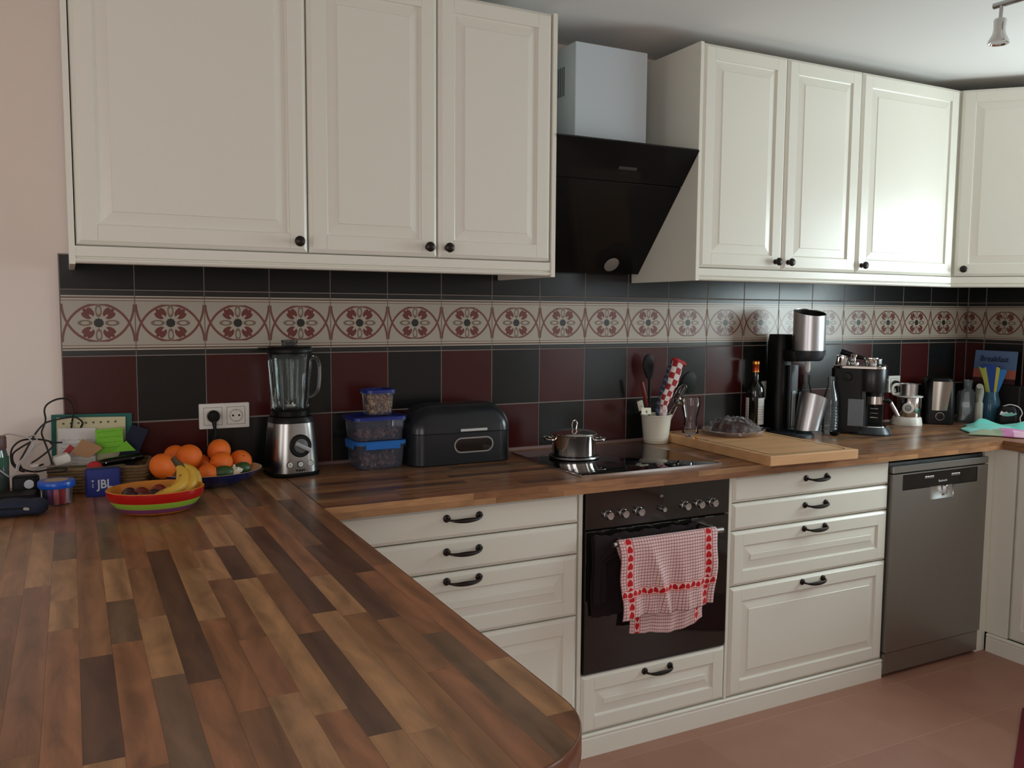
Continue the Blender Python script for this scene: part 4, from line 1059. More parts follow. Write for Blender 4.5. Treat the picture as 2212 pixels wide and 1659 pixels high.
obj('hem', xform(loft(BM(), [(-0.006, 0.031, 0.019, 0.015), (0.001, 0.032, 0.020, 0.015), (0.007, 0.029, 0.016, 0.014)], 5), Matrix.Translation(e) @ aim(dv)), mat('red_hem', (172, 38, 36), 0.7), t)
for k, (px, py, w_, h_, yy_, lab) in enumerate(((1396, 888, 0.052, 0.026, -0.135, 'pale paper tag clipped over the front rim of the bucket'), (1384, 876, 0.030, 0.040, -0.05, 'pale paper tag standing at the back left of the bucket'))):
    c = UL(px, py, yy_)
    g = thing('paper_tag', lab, 'tag', (c.x, c.y, c.z))
    obj('card', loft(BM(), [(-0.0006, w_/2, h_/2, 0.004), (0.0006, w_/2, h_/2, 0.004)], 4, mtx=Euler((PI/2-0.12, 0.06 if k == 0 else -0.2, 0.15)).to_matrix().to_4x4()), mat('tag_card', (214, 208, 184), 0.7), g)
    text('tag_mark', 'K' if k == 0 else '\u2022', 0.013, M_BLACKM, g, (0.002, -0.0015, -0.003), (PI/2-0.12, 0, 0.15), 0.0002, bold=True)

# ------------------------------------------------------------------ chopping board and what stands on it
BZ = 0.953
bdA = Vector((2.101, -0.690, 0)); ba = math.radians(-2.2)
brd = thing('chopping_board', 'thick beech chopping board with a juice groove, overhanging the worktop edge', 'chopping board', (bdA.x, bdA.y, WT+0.0004), ba)
WB, LB = 0.408, 0.655
bm = BM(); box(bm, 0, WB, 0, LB, 0.0, BZ-WT-0.0004, 0.0022, 2)
# the groove's shade is painted as a dark strip laid on the top
obj('slab', bm, M_BOARD, brd, smooth=0)
gp = []
for (cx, cy, a0_) in ((WB-0.05, LB-0.05, 0), (0.05, LB-0.05, 90), (0.05, 0.05, 180), (WB-0.05, 0.05, 270)):
    for i in range(7):
        a_ = math.radians(a0_+15*i); gp.append((cx+0.022*math.cos(a_), cy+0.022*math.sin(a_)))
def off(P, e):
    out = []; n_ = len(P)
    for i in range(n_):
        d_ = Vector(P[(i+1) % n_])-Vector(P[i-1]); nn = Vector((d_.y, -d_.x)).normalized(); out.append((P[i][0]+nn.x*e, P[i][1]+nn.y*e))
    return out
zt = BZ-WT-0.0004+0.0001
bm = rings(BM(), [[Vector((x, y, zt+dz)) for x, y in off(gp, e)] for e, dz in ((0.0028, 0.0001), (0.0014, 0.0003), (0, 0.0003), (-0.0028, 0.0001))], False, False)
obj('groove', bm, mat('groove_shade', (58, 36, 20), 0.7), brd)
# plate with cake under cling film
PC = (2.352, -0.215)
pl = thing('plate', 'white plate on the chopping board under the cling film', 'plate', (*PC, BZ+0.0004))
obj('dish', lathe(BM(), [(0, 0), (0.058, 0), (0.062, 0.003), (0.090, 0.010), (0.119, 0.017), (0.1195, 0.0185), (0.116, 0.0188), (0.088, 0.0125), (0.06, 0.006), (0, 0.005)], 48), mat('plate_glaze', (206, 196, 186), 0.2), pl)
ck = thing('cake', 'dark cake under the crumpled cling film', 'cake', (*PC, BZ+0.0065))
bm = lathe(BM(), [(0, 0), (0.070, 0), (0.076, 0.010), (0.074, 0.026), (0.064, 0.038), (0.040, 0.043), (0, 0.044)], 36, cx=-0.010)
for v_ in bm.verts: v_.co += Vector((random.uniform(-1, 1), random.uniform(-1, 1), random.uniform(-1, 1)))*0.0018
obj('crust', bm, mat('cake_brown', (70, 42, 32), 0.6, vary=0.35, vscale=30, bump=0.4, bscale=90), ck, smooth=60)
rnd = random.Random(11); L_ = []; NR, NS = 13, 54
for j in range(1, NR+1):
    k = j/NR; row = []
    for i in range(NS):
        a_ = 2*PI*i/NS
        R_ = 0.120*k*(1+0.03*math.sin(a_*13+2)*k+0.03*math.sin(a_*7)*k)
        z = 0.066*(1-max(0, k-0.12)**1.7) if k < 0.95 else 0.016
        amp = 0.0065*min(1, k*2)*(1 if k < 0.9 else 0.35)
        z += amp*math.sin(a_*9+5*k)+amp*0.8*math.sin(a_*21-9*k)+rnd.uniform(-1, 1)*0.0035*(k < 0.95)
        z *= 1-0.22*max(0, -math.cos(a_-0.6))*k
        row.append(Vector((R_*math.cos(a_), R_*math.sin(a_), max(z, 0.0165))))
    L_.append(row)
L_.append([Vector((p.x*1.035+rnd.uniform(-2, 2)*0.001, p.y*1.035+rnd.uniform(-2, 2)*0.001, 0.0185+rnd.uniform(0, 0.006))) for p in L_[-1]])
L_.append([Vector((p.x*1.03, p.y*1.03, 0.004+rnd.uniform(0, 0.004))) for p in L_[-2]])
tailp = [Vector((0.118+0.02*u_, -0.02-0.012*u_+v_*0.016, 0.012+0.010*abs(math.sin(u_*3+v_*2)))) for u_, v_ in ((0, -1), (1, -1.2), (2, -1.0), (2.2, 0.2), (1.6, 1.2), (0, 1))]
bm = rings(BM(), L_, True, False)
vs_ = [bm.verts.new(p) for p in tailp]; cv_ = bm.verts.new(Vector((0.14, -0.03, 0.022)))
for i in range(6): bm.faces.new((vs_[i], vs_[(i+1) % 6], cv_))
M_FILM = thin_glass('cling_film', (0.9, 0.9, 0.92), 0.12, 0.07, (185, 185, 195), 2.0)
o = obj('cling_film', bm, M_FILM, None, (*PC, BZ+0.0025), smooth=0); props(o, 'crumpled cling film covering the plate on the board', 'film')
# beer glass
gl = thing('beer_glass', 'empty curved beer glass at the back corner of the chopping board', 'glass', (2.213, -0.120, BZ+0.0004))
GPR = [(0, 0), (0.031, 0), (0.033, 0.004), (0.030, 0.020), (0.0255, 0.045), (0.0265, 0.062), (0.034, 0.095), (0.0385, 0.120), (0.0375, 0.146), (0.0365, 0.146), (0.0373, 0.120), (0.0328, 0.095), (0.0253, 0.062), (0.0243, 0.045), (0.027, 0.022), (0, 0.018)]
obj('tumbler', lathe(BM(), GPR, 36), thin_glass('beer_glass_clear', (0.98, 0.975, 0.97), 0.03, 0.02, (190, 190, 195), 1.2), gl)
for k, (px, py, c_, nm) in enumerate(((1486, 944, (20, 50, 110), 'dark blue'), (1496, 947, (200, 165, 40), 'yellow'), (1506, 949, (190, 96, 30), 'orange'), (1527, 951, (200, 160, 140), 'pale pink'))):
    p = at(px, py, -0.3); d = (p-CAM); s_ = (BZ-CAM.z)/d.z; p = CAM+d*s_
    g = thing('plastic_pin', '%s plastic pin lying on the chopping board beside the beer glass' % nm, 'pin', (p.x, p.y, BZ+0.0006), k*0.8)
    obj('shaft', tube(BM(), [(-0.007, 0, 0.003), (0.006, 0, 0.003)], [0.0028, 0.0022], 8), mat('pin_'+nm.replace(' ', '_'), c_, 0.4), g)
    obj('head', tube(BM(), [(0.006, 0, 0.004), (0.010, 0, 0.004)], [0.004, 0.0038], 10), MATS['pin_'+nm.replace(' ', '_')], g)

# ------------------------------------------------------------------ wine bottle
wb = thing('wine_bottle', 'dark red wine bottle with orange-gold capsule and white labels', 'bottle', (2.608, -0.062, WT+0.0005))
obj('glass', lathe(BM(), [(0, 0), (0.035, 0), (0.0378, 0.004), (0.0382, 0.18), (0.0375, 0.195), (0.032, 0.212), (0.0205, 0.228), (0.0148, 0.240), (0.0140, 0.262), (0.0140, 0.30), (0, 0.30)], 40), mat('wine_glass_dark', (8, 12, 10), 0.05, spec=0.6), wb)
cap = obj('capsule', lathe(BM(), [(0.0143, 0.268), (0.0150, 0.270), (0.0150, 0.274), (0.0146, 0.276), (0.0146, 0.3), (0.0158, 0.302), (0.0158, 0.316), (0.0140, 0.3185), (0, 0.3185)], 28, cap0=False), mat('orange_foil', (170, 62, 24), 0.28, 0.6), wb)
obj('capsule_band', lathe(BM(), [(0.0152, 0.270), (0.0153, 0.273), (0.0152, 0.2745)], 28, cap0=False, cap1=False), mat('gold_foil', (214, 160, 70), 0.25, 0.8), cap)
obj('capsule_band', lathe(BM(), [(0.01595, 0.3035), (0.0161, 0.306), (0.0161, 0.311), (0.0159, 0.314)], 28, cap0=False, cap1=False), MATS['gold_foil'], cap)
def label_patch(a0, a1, z0, z1, r_=0.0386):
    bm = BM(); n_ = 12; lo = []
    for i in range(n_+1):
        a_ = math.radians(a0+(a1-a0)*i/n_); lo.append(((r_*math.cos(a_), r_*math.sin(a_)), ((r_-0.0006)*math.cos(a_), (r_-0.0006)*math.sin(a_))))
    rings(bm, [[Vector((*p, z0)), Vector((*p, z1)), Vector((*q_, z1)), Vector((*q_, z0))] for p, q_ in lo]); return bm
def lab_fn(x, y, z):
    c = mixc((x*0) > 1, (206, 206, 202), (206, 206, 202))
    return mixc((xmod(z, 0.011) < 0.0022)*(z < 0.125)*(z > 0.06), c, (150, 148, 142))
M_LAB = pattern_mat('wine_label_paper', lab_fn, 0.6)
obj('front_label', label_patch(-112, -25, 0.045, 0.160), M_LAB, wb); obj('back_label', label_patch(-240, -172, 0.055, 0.160), M_LAB, wb)

# ------------------------------------------------------------------ soda maker
M_SS = mat('satin_aluminium', (178, 178, 180), 0.30, 1.0, aniso=0.4); M_SLATE = mat('slate_plastic', (44, 50, 57), 0.32)
sm = thing('soda_maker', 'tall black soda maker with a silver cylinder head', 'soda maker', (2.735, -0.150, WT+0.0005))
obj('foot', loft(BM(), [(0.0, 0.070, 0.105, 0.06), (0.010, 0.070, 0.105, 0.06), (0.016, 0.064, 0.098, 0.056)], 8, mtx=Matrix.Translation((0.0, 0.005, 0))), M_SLATE, sm)
sl_ = BM(); loft(sl_, [(0.014, 0.046, 0.048, 0.03, -0.002, 0.078), (0.20, 0.045, 0.047, 0.03, -0.001, 0.078), (0.40, 0.045, 0.046, 0.03, 0.0, 0.078), (0.432, 0.041, 0.042, 0.026, 0.002, 0.079)], 6)
obj('tower', sl_, M_BLACK, sm)
obj('column_strip', loft(BM(), [(0.02, 0.022, 0.010, 0.008, 0.022, 0.020), (0.30, 0.026, 0.012, 0.009, 0.022, 0.020)], 5), M_SLATE, sm)
obj('column_light_strip', box(BM(), 0.008, 0.028, 0.0055, 0.0095, 0.035, 0.190, 0.0015), mat('pale_strip', (150, 158, 158), 0.3), sm)
hc = (0.050, -0.036)
obj('arm', loft(BM(), [(0.318, 0.040, 0.060, 0.03, 0.020, 0.03), (0.335, 0.046, 0.066, 0.04, 0.02, 0.03), (0.362, 0.048, 0.068, 0.04, 0.022, 0.03), (0.3665, 0.046, 0.06, 0.04, 0.02, 0.03)], 6), M_BLACK, sm)
hd = obj('head_collar', lathe(BM(), [(0, 0.322), (0.050, 0.322), (0.060, 0.330), (0.066, 0.345), (0.0675, 0.3665), (0, 0.3665)], 36, cx=hc[0], cy=hc[1]), M_SLATE, sm)
obj('head_tab', box(BM(), hc[0]+0.05, hc[0]+0.086, hc[1]-0.02, hc[1]+0.02, 0.345, 0.367, 0.003), M_BLACK, hd)
bm = BM(); NS = 40; R1 = 0.0665
def sl_z(x, y): return 0.5285+0.06*(x-hc[0])+0.235*(y-hc[1])
lo = [[Vector((hc[0]+R1*math.cos(2*PI*i/NS), hc[1]+R1*math.sin(2*PI*i/NS), 0.3668)) for i in range(NS)]]
for r_, dz in ((R1, 0), (R1-0.003, 0), (R1-0.004, -0.05)):
    lo.append([Vector((hc[0]+r_*math.cos(2*PI*i/NS), hc[1]+r_*math.sin(2*PI*i/NS), sl_z(hc[0]+R1*math.cos(2*PI*i/NS), hc[1]+R1*math.sin(2*PI*i/NS))+dz)) for i in range(NS)])
rings(bm, lo, True, True); cyl = obj('head_cylinder', bm, M_SS, sm)
obj('cylinder_hollow_shade', rings(BM(), [[Vector((hc[0]+r_*math.cos(2*PI*i/NS), hc[1]+r_*math.sin(2*PI*i/NS), sl_z(hc[0]+R1*math.cos(2*PI*i/NS), hc[1]+R1*math.sin(2*PI*i/NS))+dz)) for i in range(NS)] for r_, dz in ((R1-0.0034, -0.003), (R1-0.0042, -0.048), (R1-0.020, -0.048))], False, True), M_BLACKM, cyl)  # black liner paints the shade inside the open cylinder
obj('nozzle', lathe(BM(), [(0, 0.268), (0.008, 0.274), (0.0115, 0.283), (0.0115, 0.322), (0, 0.322)], 20, cx=hc[0]-0.002, cy=hc[1]), mat('nozzle_white', (200, 202, 200), 0.35), sm)
# silver carafe sleeve leaning on the foot
sv = thing('metal_sleeve', 'open silver cup tilted on the foot of the soda maker', 'cup', (2.768, -0.205, WT+0.0175))
NS = 40; lo = []
tm = Matrix.Rotation(math.radians(13), 4, 'Y')
def sleeve(r_, z0f, z0): return [tm @ Vector((r_*math.cos(2*PI*i/NS), r_*math.sin(2*PI*i/NS), z0+z0f*(r_*math.cos(2*PI*i/NS)))) for i in range(NS)]
bm = rings(BM(), [sleeve(0.052, 0.23, 0.012), sleeve(0.060, -0.12, 0.158), sleeve(0.0575, -0.12, 0.158), sleeve(0.0505, 0.23, 0.02)], True, True)
obj('shell', bm, M_SS, sv)
obj('hollow_shade', rings(BM(), [sleeve(0.0565, -0.12, 0.135), sleeve(0.0565, -0.12, 0.137)]), M_BLACKM, sv)  # black disc stands in for the shade inside the cup

# ------------------------------------------------------------------ ribbed water bottles
M_BG = thin_glass('bottle_glass', (0.90, 0.93, 0.93), 0.04, 0.09, (165, 178, 182), 1.7)
pr = [(0, 0.0), (0.033, 0.0), (0.036, 0.004)]
for i in range(61):
    z = 0.006+0.120*i/60; k = z/0.13
    pr.append((0.0375+0.0035*math.sin(PI*min(1, k*0.9+0.1))+0.0016*math.sin(i*2*PI/6.5), z))
pr += [(0.0385, 0.140), (0.0355, 0.162), (0.0290, 0.184), (0.0215, 0.203), (0.0180, 0.215), (0.0170, 0.230), (0.0195, 0.232), (0.0200, 0.240), (0.0185, 0.242), (0.0190, 0.250), (0.0165, 0.250), (0.0155, 0.215), (0.0265, 0.184), (0.036, 0.140), (0.036, 0.010), (0, 0.008)]
sb = thing('water_bottle', 'clear ribbed glass water bottle standing between soda maker and espresso machine', 'bottle', (2.924, -0.190, WT+0.0005), 0, 'ribbed glass water bottles')
obj('glass', lathe(BM(), pr, 36), M_BG, sb)
sb.scale = (0.84, 0.84, 1.0)
clone(sb, (2.905, -0.062, WT+0.0005), label='clear ribbed glass water bottle further back by the wall, mostly hidden by the silver cup')
sp_ = thing('measuring_scoop', 'small black coffee scoop lying in front of the water bottle', 'scoop', (2.895, -0.245, WT+0.0005), 0.5)
obj('scoop_bowl', lathe(BM(), [(0, 0), (0.012, 0.001), (0.020, 0.008), (0.0225, 0.018), (0.021, 0.018), (0.018, 0.008), (0, 0.003)], 24), M_BLACK, sp_)
obj('scoop_handle', tube(BM(), [(0.02, 0, 0.016), (0.05, 0.004, 0.014), (0.078, 0.01, 0.006)], [0.004, 0.004, 0.005], 8), M_BLACK, sp_)

# ------------------------------------------------------------------ espresso machine (local: front looks to -y)
es_rz = math.atan2(-0.82, 0.57)+PI/2
es = thing('espresso_machine', 'slim black and steel espresso machine with a portafilter, seen from its side', 'coffee machine', (3.062, -0.217, WT+0.0005), es_rz)
M_ESB = mat('espresso_black', (24, 25, 27), 0.30); M_ESG = mat('espresso_side_grey', (98, 106, 112), 0.35, 0.3)
obj('rear_housing', loft(BM(), [(0.010, 0.068, 0.070, 0.02, 0, 0.038), (0.285, 0.068, 0.070, 0.02, 0, 0.038)], 5), M_BLACK, es)
obj('head', loft(BM(), [(0.185, 0.066, 0.060, 0.055, 0, -0.054), (0.190, 0.068, 0.062, 0.058, 0, -0.054), (0.282, 0.069, 0.063, 0.060, 0, -0.054), (0.287, 0.067, 0.061, 0.058, 0, -0.054)], 8), mat('graphite_metal', (50, 50, 52), 0.3, 0.7), es)
tpn = obj('top_tray', loft(BM(), [(0.2872, 0.069, 0.112, 0.05, 0, -0.005), (0.296, 0.068, 0.111, 0.05, 0, -0.005), (0.299, 0.065, 0.108, 0.05, 0, -0.005)], 8), M_CHROME, es)
for k in range(3):
    obj('top_button', lathe(BM(), [(0, 0.299), (0.008, 0.299), (0.008, 0.303), (0, 0.304)], 16, cx=-0.03+0.03*k, cy=-0.098), M_BLACK, tpn)
gh = obj('group_head', lathe(BM(), [(0, 0.150), (0.036, 0.150), (0.036, 0.186), (0, 0.186)], 32, cx=0, cy=-0.066), M_BLACK, es)
pf = obj('portafilter', lathe(BM(), [(0, 0.128), (0.030, 0.128), (0.0375, 0.132), (0.0375, 0.165), (0, 0.165)], 32, cx=0, cy=-0.066), M_CHROME, es)
obj('portafilter_handle', tube(BM(), [(0.010, -0.098, 0.148), (0.018, -0.118, 0.147), (0.022, -0.130, 0.139)], [0.009, 0.0115, 0.010], 12), M_BLACK, pf)
obj('portafilter_grip', tube(BM(), [(0.022, -0.130, 0.139), (0.027, -0.144, 0.112), (0.033, -0.160, 0.080)], [0.0085, 0.0090, 0.0095], 14), M_CHROME, pf)
obj('spouts', tube(BM(), [(0, -0.066, 0.128), (0, -0.066, 0.112)], [0.009, 0.007], 10), M_BLACK, pf)
obj('side_panel', box(BM(), -0.0715, -0.0670, -0.0300, 0.034, 0.036, 0.155, 0.0015), M_ESG, es)
obj('back_wall', box(BM(), -0.066, 0.066, -0.036, -0.02, 0.03, 0.19, 0.002), M_ESB, es)
obj('far_side_wall', box(BM(), 0.058, 0.066, -0.098, -0.034, 0.036, 0.186, 0.002), M_BLACKM, es)
for z in (0.065, 0.085, 0.105):
    obj('louvre', tube(BM(), [(0.0565, -0.078, z), (0.0565, -0.046, z)], 0.003, 8), M_CHROME, es)
bt = obj('drip_tray', loft(BM(), [(0.0, 0.076, 0.084, 0.070, 0, -0.056), (0.006, 0.078, 0.086, 0.073, 0, -0.056), (0.030, 0.068, 0.073, 0.064, 0, -0.056), (0.034, 0.065, 0.070, 0.062, 0, -0.056)], 10), M_SLATE, es)
obj('drip_grid', loft(BM(), [(0.0342, 0.063, 0.068, 0.060, 0, -0.056), (0.0372, 0.061, 0.066, 0.058, 0, -0.056)], 10), M_CHROME, bt)
obj('steam_knob', lathe(BM(), [(0, -0.0), (0.020, 0), (0.018, 0.018), (0, 0.02)], 20, mtx=Matrix.Translation((-0.07, 0.04, 0.25)) @ Matrix.Rotation(-PI/2, 4, 'Y')), M_BLACK, es)
obj('steam_wand', tube(BM(), catmull([(0.066, -0.06, 0.20), (0.082, -0.075, 0.17), (0.084, -0.085, 0.11), (0.086, -0.09, 0.07)], 5), 0.004, 8), M_CHROME, es)
bd_ = obj('badge_ring', lathe(BM(), [(0.0105, 0), (0.0125, 0), (0.0125, 0.0012), (0.0105, 0.0012)], 24, mtx=Matrix.Translation((0.0, -0.1172, 0.238)) @ Matrix.Rotation(PI/2, 4, 'X') @ Matrix.Diagonal((1.5, 1, 1, 1)), cap0=False, cap1=False), M_CHROME, es)
text('maker_lettering', "De'Longhi", 0.0072, mat('badge_silver', (210, 210, 210), 0.3, 0.6), es, (0, -0.1176, 0.238), (PI/2, 0, 0), 0.0004, bold=True)
EM = es.matrix_basis.copy()
bpy.context.view_layer.update()
def E(x, y, z): return Matrix.Translation(es.location) @ Matrix.Rotation(es_rz, 4, 'Z') @ Vector((x, y, z))
p = E(0.0, 0.070, 0.2994)
j = thing('milk_jug', 'small steel milk jug on the back of the espresso machine', 'jug', (p.x, p.y, p.z-0.013), 0.3)
obj('jug_body', lathe(BM(), [(0, 0), (0.030, 0), (0.033, 0.004), (0.031, 0.022), (0.026, 0.038), (0.027, 0.052), (0.0255, 0.052), (0.0245, 0.038), (0.029, 0.022), (0, 0.005)], 28), M_CHROME, j)
obj('jug_handle', tube(BM(), catmull([(-0.026, 0, 0.046), (-0.044, 0, 0.044), (-0.046, 0, 0.022), (-0.031, 0, 0.012)], 5), 0.0035, 8), M_CHROME, j)
p = E(-0.02, 0.022, 0.2994)
j = thing('tamper', 'steel tamper standing on the espresso machine beside the milk jug', 'tamper', p)
obj('tamper_body', lathe(BM(), [(0, 0), (0.024, 0), (0.026, 0.003), (0.024, 0.012), (0.010, 0.018), (0.008, 0.028), (0.014, 0.036), (0.015, 0.044), (0.009, 0.048), (0, 0.049)], 24), M_CHROME, j)
p = E(0.012, -0.045, 0.2994)
j = thing('spare_portafilter', 'second portafilter with black handle lying on top of the espresso machine', 'portafilter', p, es_rz)
obj('basket', lathe(BM(), [(0, 0.0), (0.026, 0.0), (0.029, 0.004), (0.0305, 0.026), (0.034, 0.029), (0.034, 0.033), (0, 0.034)], 28), M_CHROME, j)
obj('grip', tube(BM(), [(0, 0.03, 0.029), (0.0, 0.06, 0.036), (0.0, 0.125, 0.056)], [0.007, 0.0105, 0.0125], 12), M_BLACK, j)
p = E(0.045, -0.080, 0.2994)
j = thing('filter_clip', 'small clear plastic clip standing at the front of the espresso machine top', 'clip', p)
obj('clip_body', box(BM(), -0.008, 0.008, -0.002, 0.002, 0, 0.026, 0.001), thin_glass('clear_clip', (0.8, 0.8, 0.8), 0.1, 0.3), j); obj('clip_foot', lathe(BM(), [(0, 0), (0.009, 0), (0.008, 0.003), (0, 0.003)], 14), M_BLACK, j)

# ------------------------------------------------------------------ frother and mug, toaster
fr_ = thing('milk_frother', 'steel milk frother on a white base with a round button', 'frother', (3.494, -0.130, WT+0.0005), math.radians(-56))
obj('base', loft(BM(), [(0.0, 0.066, 0.056, 0.045), (0.004, 0.068, 0.058, 0.047), (0.034, 0.064, 0.055, 0.047), (0.041, 0.060, 0.051, 0.045)], 8), M_PLASTW, fr_)
obj('body', lathe(BM(), [(0, 0.041), (0.052, 0.041), (0.0535, 0.044), (0.0535, 0.130), (0.0515, 0.134), (0, 0.134)], 40, cx=0.008), M_CHROME, fr_)
obj('rim_plate', lathe(BM(), [(0, 0.1342), (0.058, 0.1342), (0.0595, 0.136), (0.058, 0.1385), (0, 0.1385)], 40, cx=0.008), M_PLASTW, fr_)
m = Matrix.Translation((0.008, -0.0530, 0.085)) @ Matrix.Rotation(PI/2, 4, 'X')
br_ = obj('button_ring', lathe(BM(), [(0.0, -0.006), (0.025, -0.006), (0.025, 0.001), (0.022, 0.002), (0.0135, 0.002), (0.0, 0.001)], 32, mtx=m), M_PLASTW, fr_)
obj('button', lathe(BM(), [(0, 0.001), (0.0115, 0.001), (0.0112, 0.004), (0, 0.0045)], 24, mtx=m), mat('button_grey', (130, 132, 132), 0.3, 0.5), br_)
obj('button_rim', lathe(BM(), [(0.0116, 0.001), (0.0138, 0.001), (0.0138, 0.003), (0.0116, 0.003)], 24, mtx=m, cap0=False, cap1=False), M_DARKGR, br_)
mg = thing('steel_mug', 'steel mug with a pale handle standing on the milk frother', 'mug', (3.500, -0.126, WT+0.1395))
obj('cup', lathe(BM(), [(0, 0), (0.040, 0), (0.042, 0.002), (0.0435, 0.056), (0.0415, 0.056), (0.040, 0.006), (0, 0.005)], 36), M_STEEL, mg)
ha = math.radians(152)
obj('handle', tube(BM(), catmull([(0.042*math.cos(ha), 0.042*math.sin(ha), 0.050), (0.060*math.cos(ha), 0.060*math.sin(ha), 0.051), (0.073*math.cos(ha), 0.073*math.sin(ha), 0.040), (0.073*math.cos(ha), 0.073*math.sin(ha), 0.014), (0.060*math.cos(ha), 0.060*math.sin(ha), 0.005), (0.042*math.cos(ha), 0.042*math.sin(ha), 0.008)], 5), 0.0055, 10, 1.3), M_PLASTW, mg)
ts = thing('toaster', 'black toaster seen end-on with a brushed steel plate and round dial', 'toaster', (3.705, -0.130, WT+0.0005), math.radians(-44))
obj('housing', loft(BM(), [(0.004, 0.066, 0.088, 0.03), (0.05, 0.068, 0.090, 0.03), (0.20, 0.064, 0.086, 0.03), (0.218, 0.054, 0.078, 0.03)], 6), M_BLACK, ts)
obj('steel_plate', rings(BM(), [[Vector((x0_+sx_*k_, -0.0885-0.008*math.cos((k_-0.5)*2.6)+dy_, z_)) for x0_, sx_, z_, dy_ in ((-0.036, 0.066, 0.068, 0.0), (-0.036, 0.074, 0.13, 0.0), (-0.035, 0.084, 0.205, 0.0), (-0.035, 0.084, 0.205, 0.005), (-0.036, 0.066, 0.068, 0.005))] for k_ in [q_/14 for q_ in range(15)]]), mat('toaster_steel', (150, 146, 138), 0.25, 1.0), ts)
m = Matrix.Translation((0.0, -0.088, 0.040)) @ Matrix.Rotation(PI/2, 4, 'X')
dl = obj('dial', lathe(BM(), [(0, 0), (0.017, 0), (0.016, 0.010), (0, 0.011)], 28, mtx=m), M_BLACK, ts)
obj('dial_ring', lathe(BM(), [(0.0170, 0), (0.0195, 0), (0.0195, 0.0025), (0.0170, 0.0025)], 28, mtx=m, cap0=False, cap1=False), M_CHROME, dl)
obj('feet', loft(BM(), [(0, 0.06, 0.07, 0.02), (0.004, 0.06, 0.07, 0.02)], 4), M_BLACKM, ts)

# ------------------------------------------------------------------ the corner cluster
db = thing('glass_decanter', 'square clear glass bottle with a short neck near the corner', 'bottle', (3.872, -0.170, WT+0.0005), math.radians(40))
obj('body', loft(BM(), [(0, 0.040, 0.040, 0.012), (0.006, 0.044, 0.044, 0.014), (0.135, 0.044, 0.044, 0.014), (0.150, 0.036, 0.036, 0.02), (0.158, 0.020, 0.020, 0.02), (0.168, 0.0195, 0.0195, 0.0195), (0.205, 0.0225, 0.0225, 0.0225), (0.205, 0.020, 0.020, 0.020), (0.165, 0.017, 0.017, 0.017), (0.150, 0.032, 0.032, 0.02), (0.01, 0.040, 0.040, 0.012)], 6), M_BG, db)
vs = thing('blue_vase', 'translucent blue glass vase with patterned napkins standing in it', 'vase', (3.944, -0.240, WT+0.0005))
obj('vessel', lathe(BM(), [(0, 0), (0.038, 0), (0.042, 0.004), (0.046, 0.05), (0.045, 0.10), (0.036, 0.135), (0.034, 0.15), (0.032, 0.15), (0.034, 0.135), (0.043, 0.10), (0.044, 0.05), (0.038, 0.008), (0, 0.006)], 36), thin_glass('blue_glass', (0.55, 0.75, 0.85), 0.06, 0.40, (78, 118, 140), 1.3), vs)
NAP = [((20, 52, 120), -0.010, -0.006), ((176, 160, 56), 0.006, -0.012), ((40, 110, 175), 0.024, 0.0), ((18, 44, 104), 0.006, 0.014), ((140, 140, 60), -0.026, -0.010)]
for k, (c_, dx, dy) in enumerate(NAP):
    nm = ['dark blue', 'yellow', 'light blue', 'navy', 'olive yellow'][k]
    g = thing('paper_napkin', '%s folded paper napkin standing in the blue vase' % nm, 'napkin', (3.944+dx*0.5, -0.240+dy, WT+0.095))
    bm = BM(); H_ = 0.185-0.012*(k % 3); w0, w1 = 0.007, (0.032, 0.013, 0.020, 0.036, 0.014)[k]
    lo = []
    for i in range(9):
        z = H_*i/8; w_ = w0+(w1-w0)*(i/8); off_ = dx*1.6*(i/8)
        lo.append([Vector((off_*0.65+a_*0.65, -off_*0.75-a_*0.75+b_, z+0.006*math.sin(k+a_*200))) for a_, b_ in ((-w_, -0.0015+0.003*math.sin(i)), (0, -0.004), (w_, -0.0015), (w_, 0.0015), (0, -0.001), (-w_, 0.0015+0.003*math.sin(i)))])
    rings(bm, lo); obj('fold', bm, mat('napkin_'+nm.replace(' ', '_'), c_, 0.85), g, smooth=20)
wb_ = thing('plastic_bottle', 'grey-white plastic bottle with a bent neck between decanter and vase', 'bottle', (3.845, -0.252, WT+0.0005), math.radians(30))
obj('bottle_body', loft(BM(), [(0, 0.014, 0.014, 0.01), (0.02, 0.018, 0.016, 0.01), (0.095, 0.020, 0.017, 0.012), (0.105, 0.017, 0.015, 0.012)], 5), mat('greyed_plastic', (160, 156, 146), 0.4), wb_)
obj('bent_neck', tube(BM(), catmull([(0.0, 0, 0.10), (0.004, 0, 0.13), (0.0, 0, 0.155), (-0.018, 0, 0.178), (-0.042, 0, 0.185)], 5), [0.012+0.006*math.sin(PI*i/20) for i in range(21)], 12), MATS['greyed_plastic'], wb_)
cdp = thing('recipe_card', 'blue and orange card with handwriting leaning on the right tiled wall', 'card', (4.055, -0.181, 1.182))
def card_fn(x, y, z):
    c = mixc(y < -0.012, (100, 128, 172), (190, 104, 88)); c = mixc(y < -0.055, c, (72, 40, 44)); return c
crd = obj('card', loft(BM(), [(-0.0008, 0.110, 0.081, 0.003), (0.0008, 0.110, 0.081, 0.003)], 3), pattern_mat('card_print', card_fn, 0.6), cdp, None, (PI/2-0.10, 0, -PI/2))
text('handwriting', 'Breakfast', 0.040, mat('card_ink', (34, 34, 66), 0.6), cdp, (-0.0065, 0.0, 0.040), (PI/2-0.10, 0, -PI/2), 0.0003)
st_ = thing('card_stand', 'dark wooden box standing behind the vase, carrying the card', 'box', (4.035, -0.200, WT+0.0005))
obj('box_body', box(BM(), -0.022, 0.035, -0.14, 0.11, 0, 0.18, 0.003), mat('dark_box', (30, 25, 24), 0.5), st_)
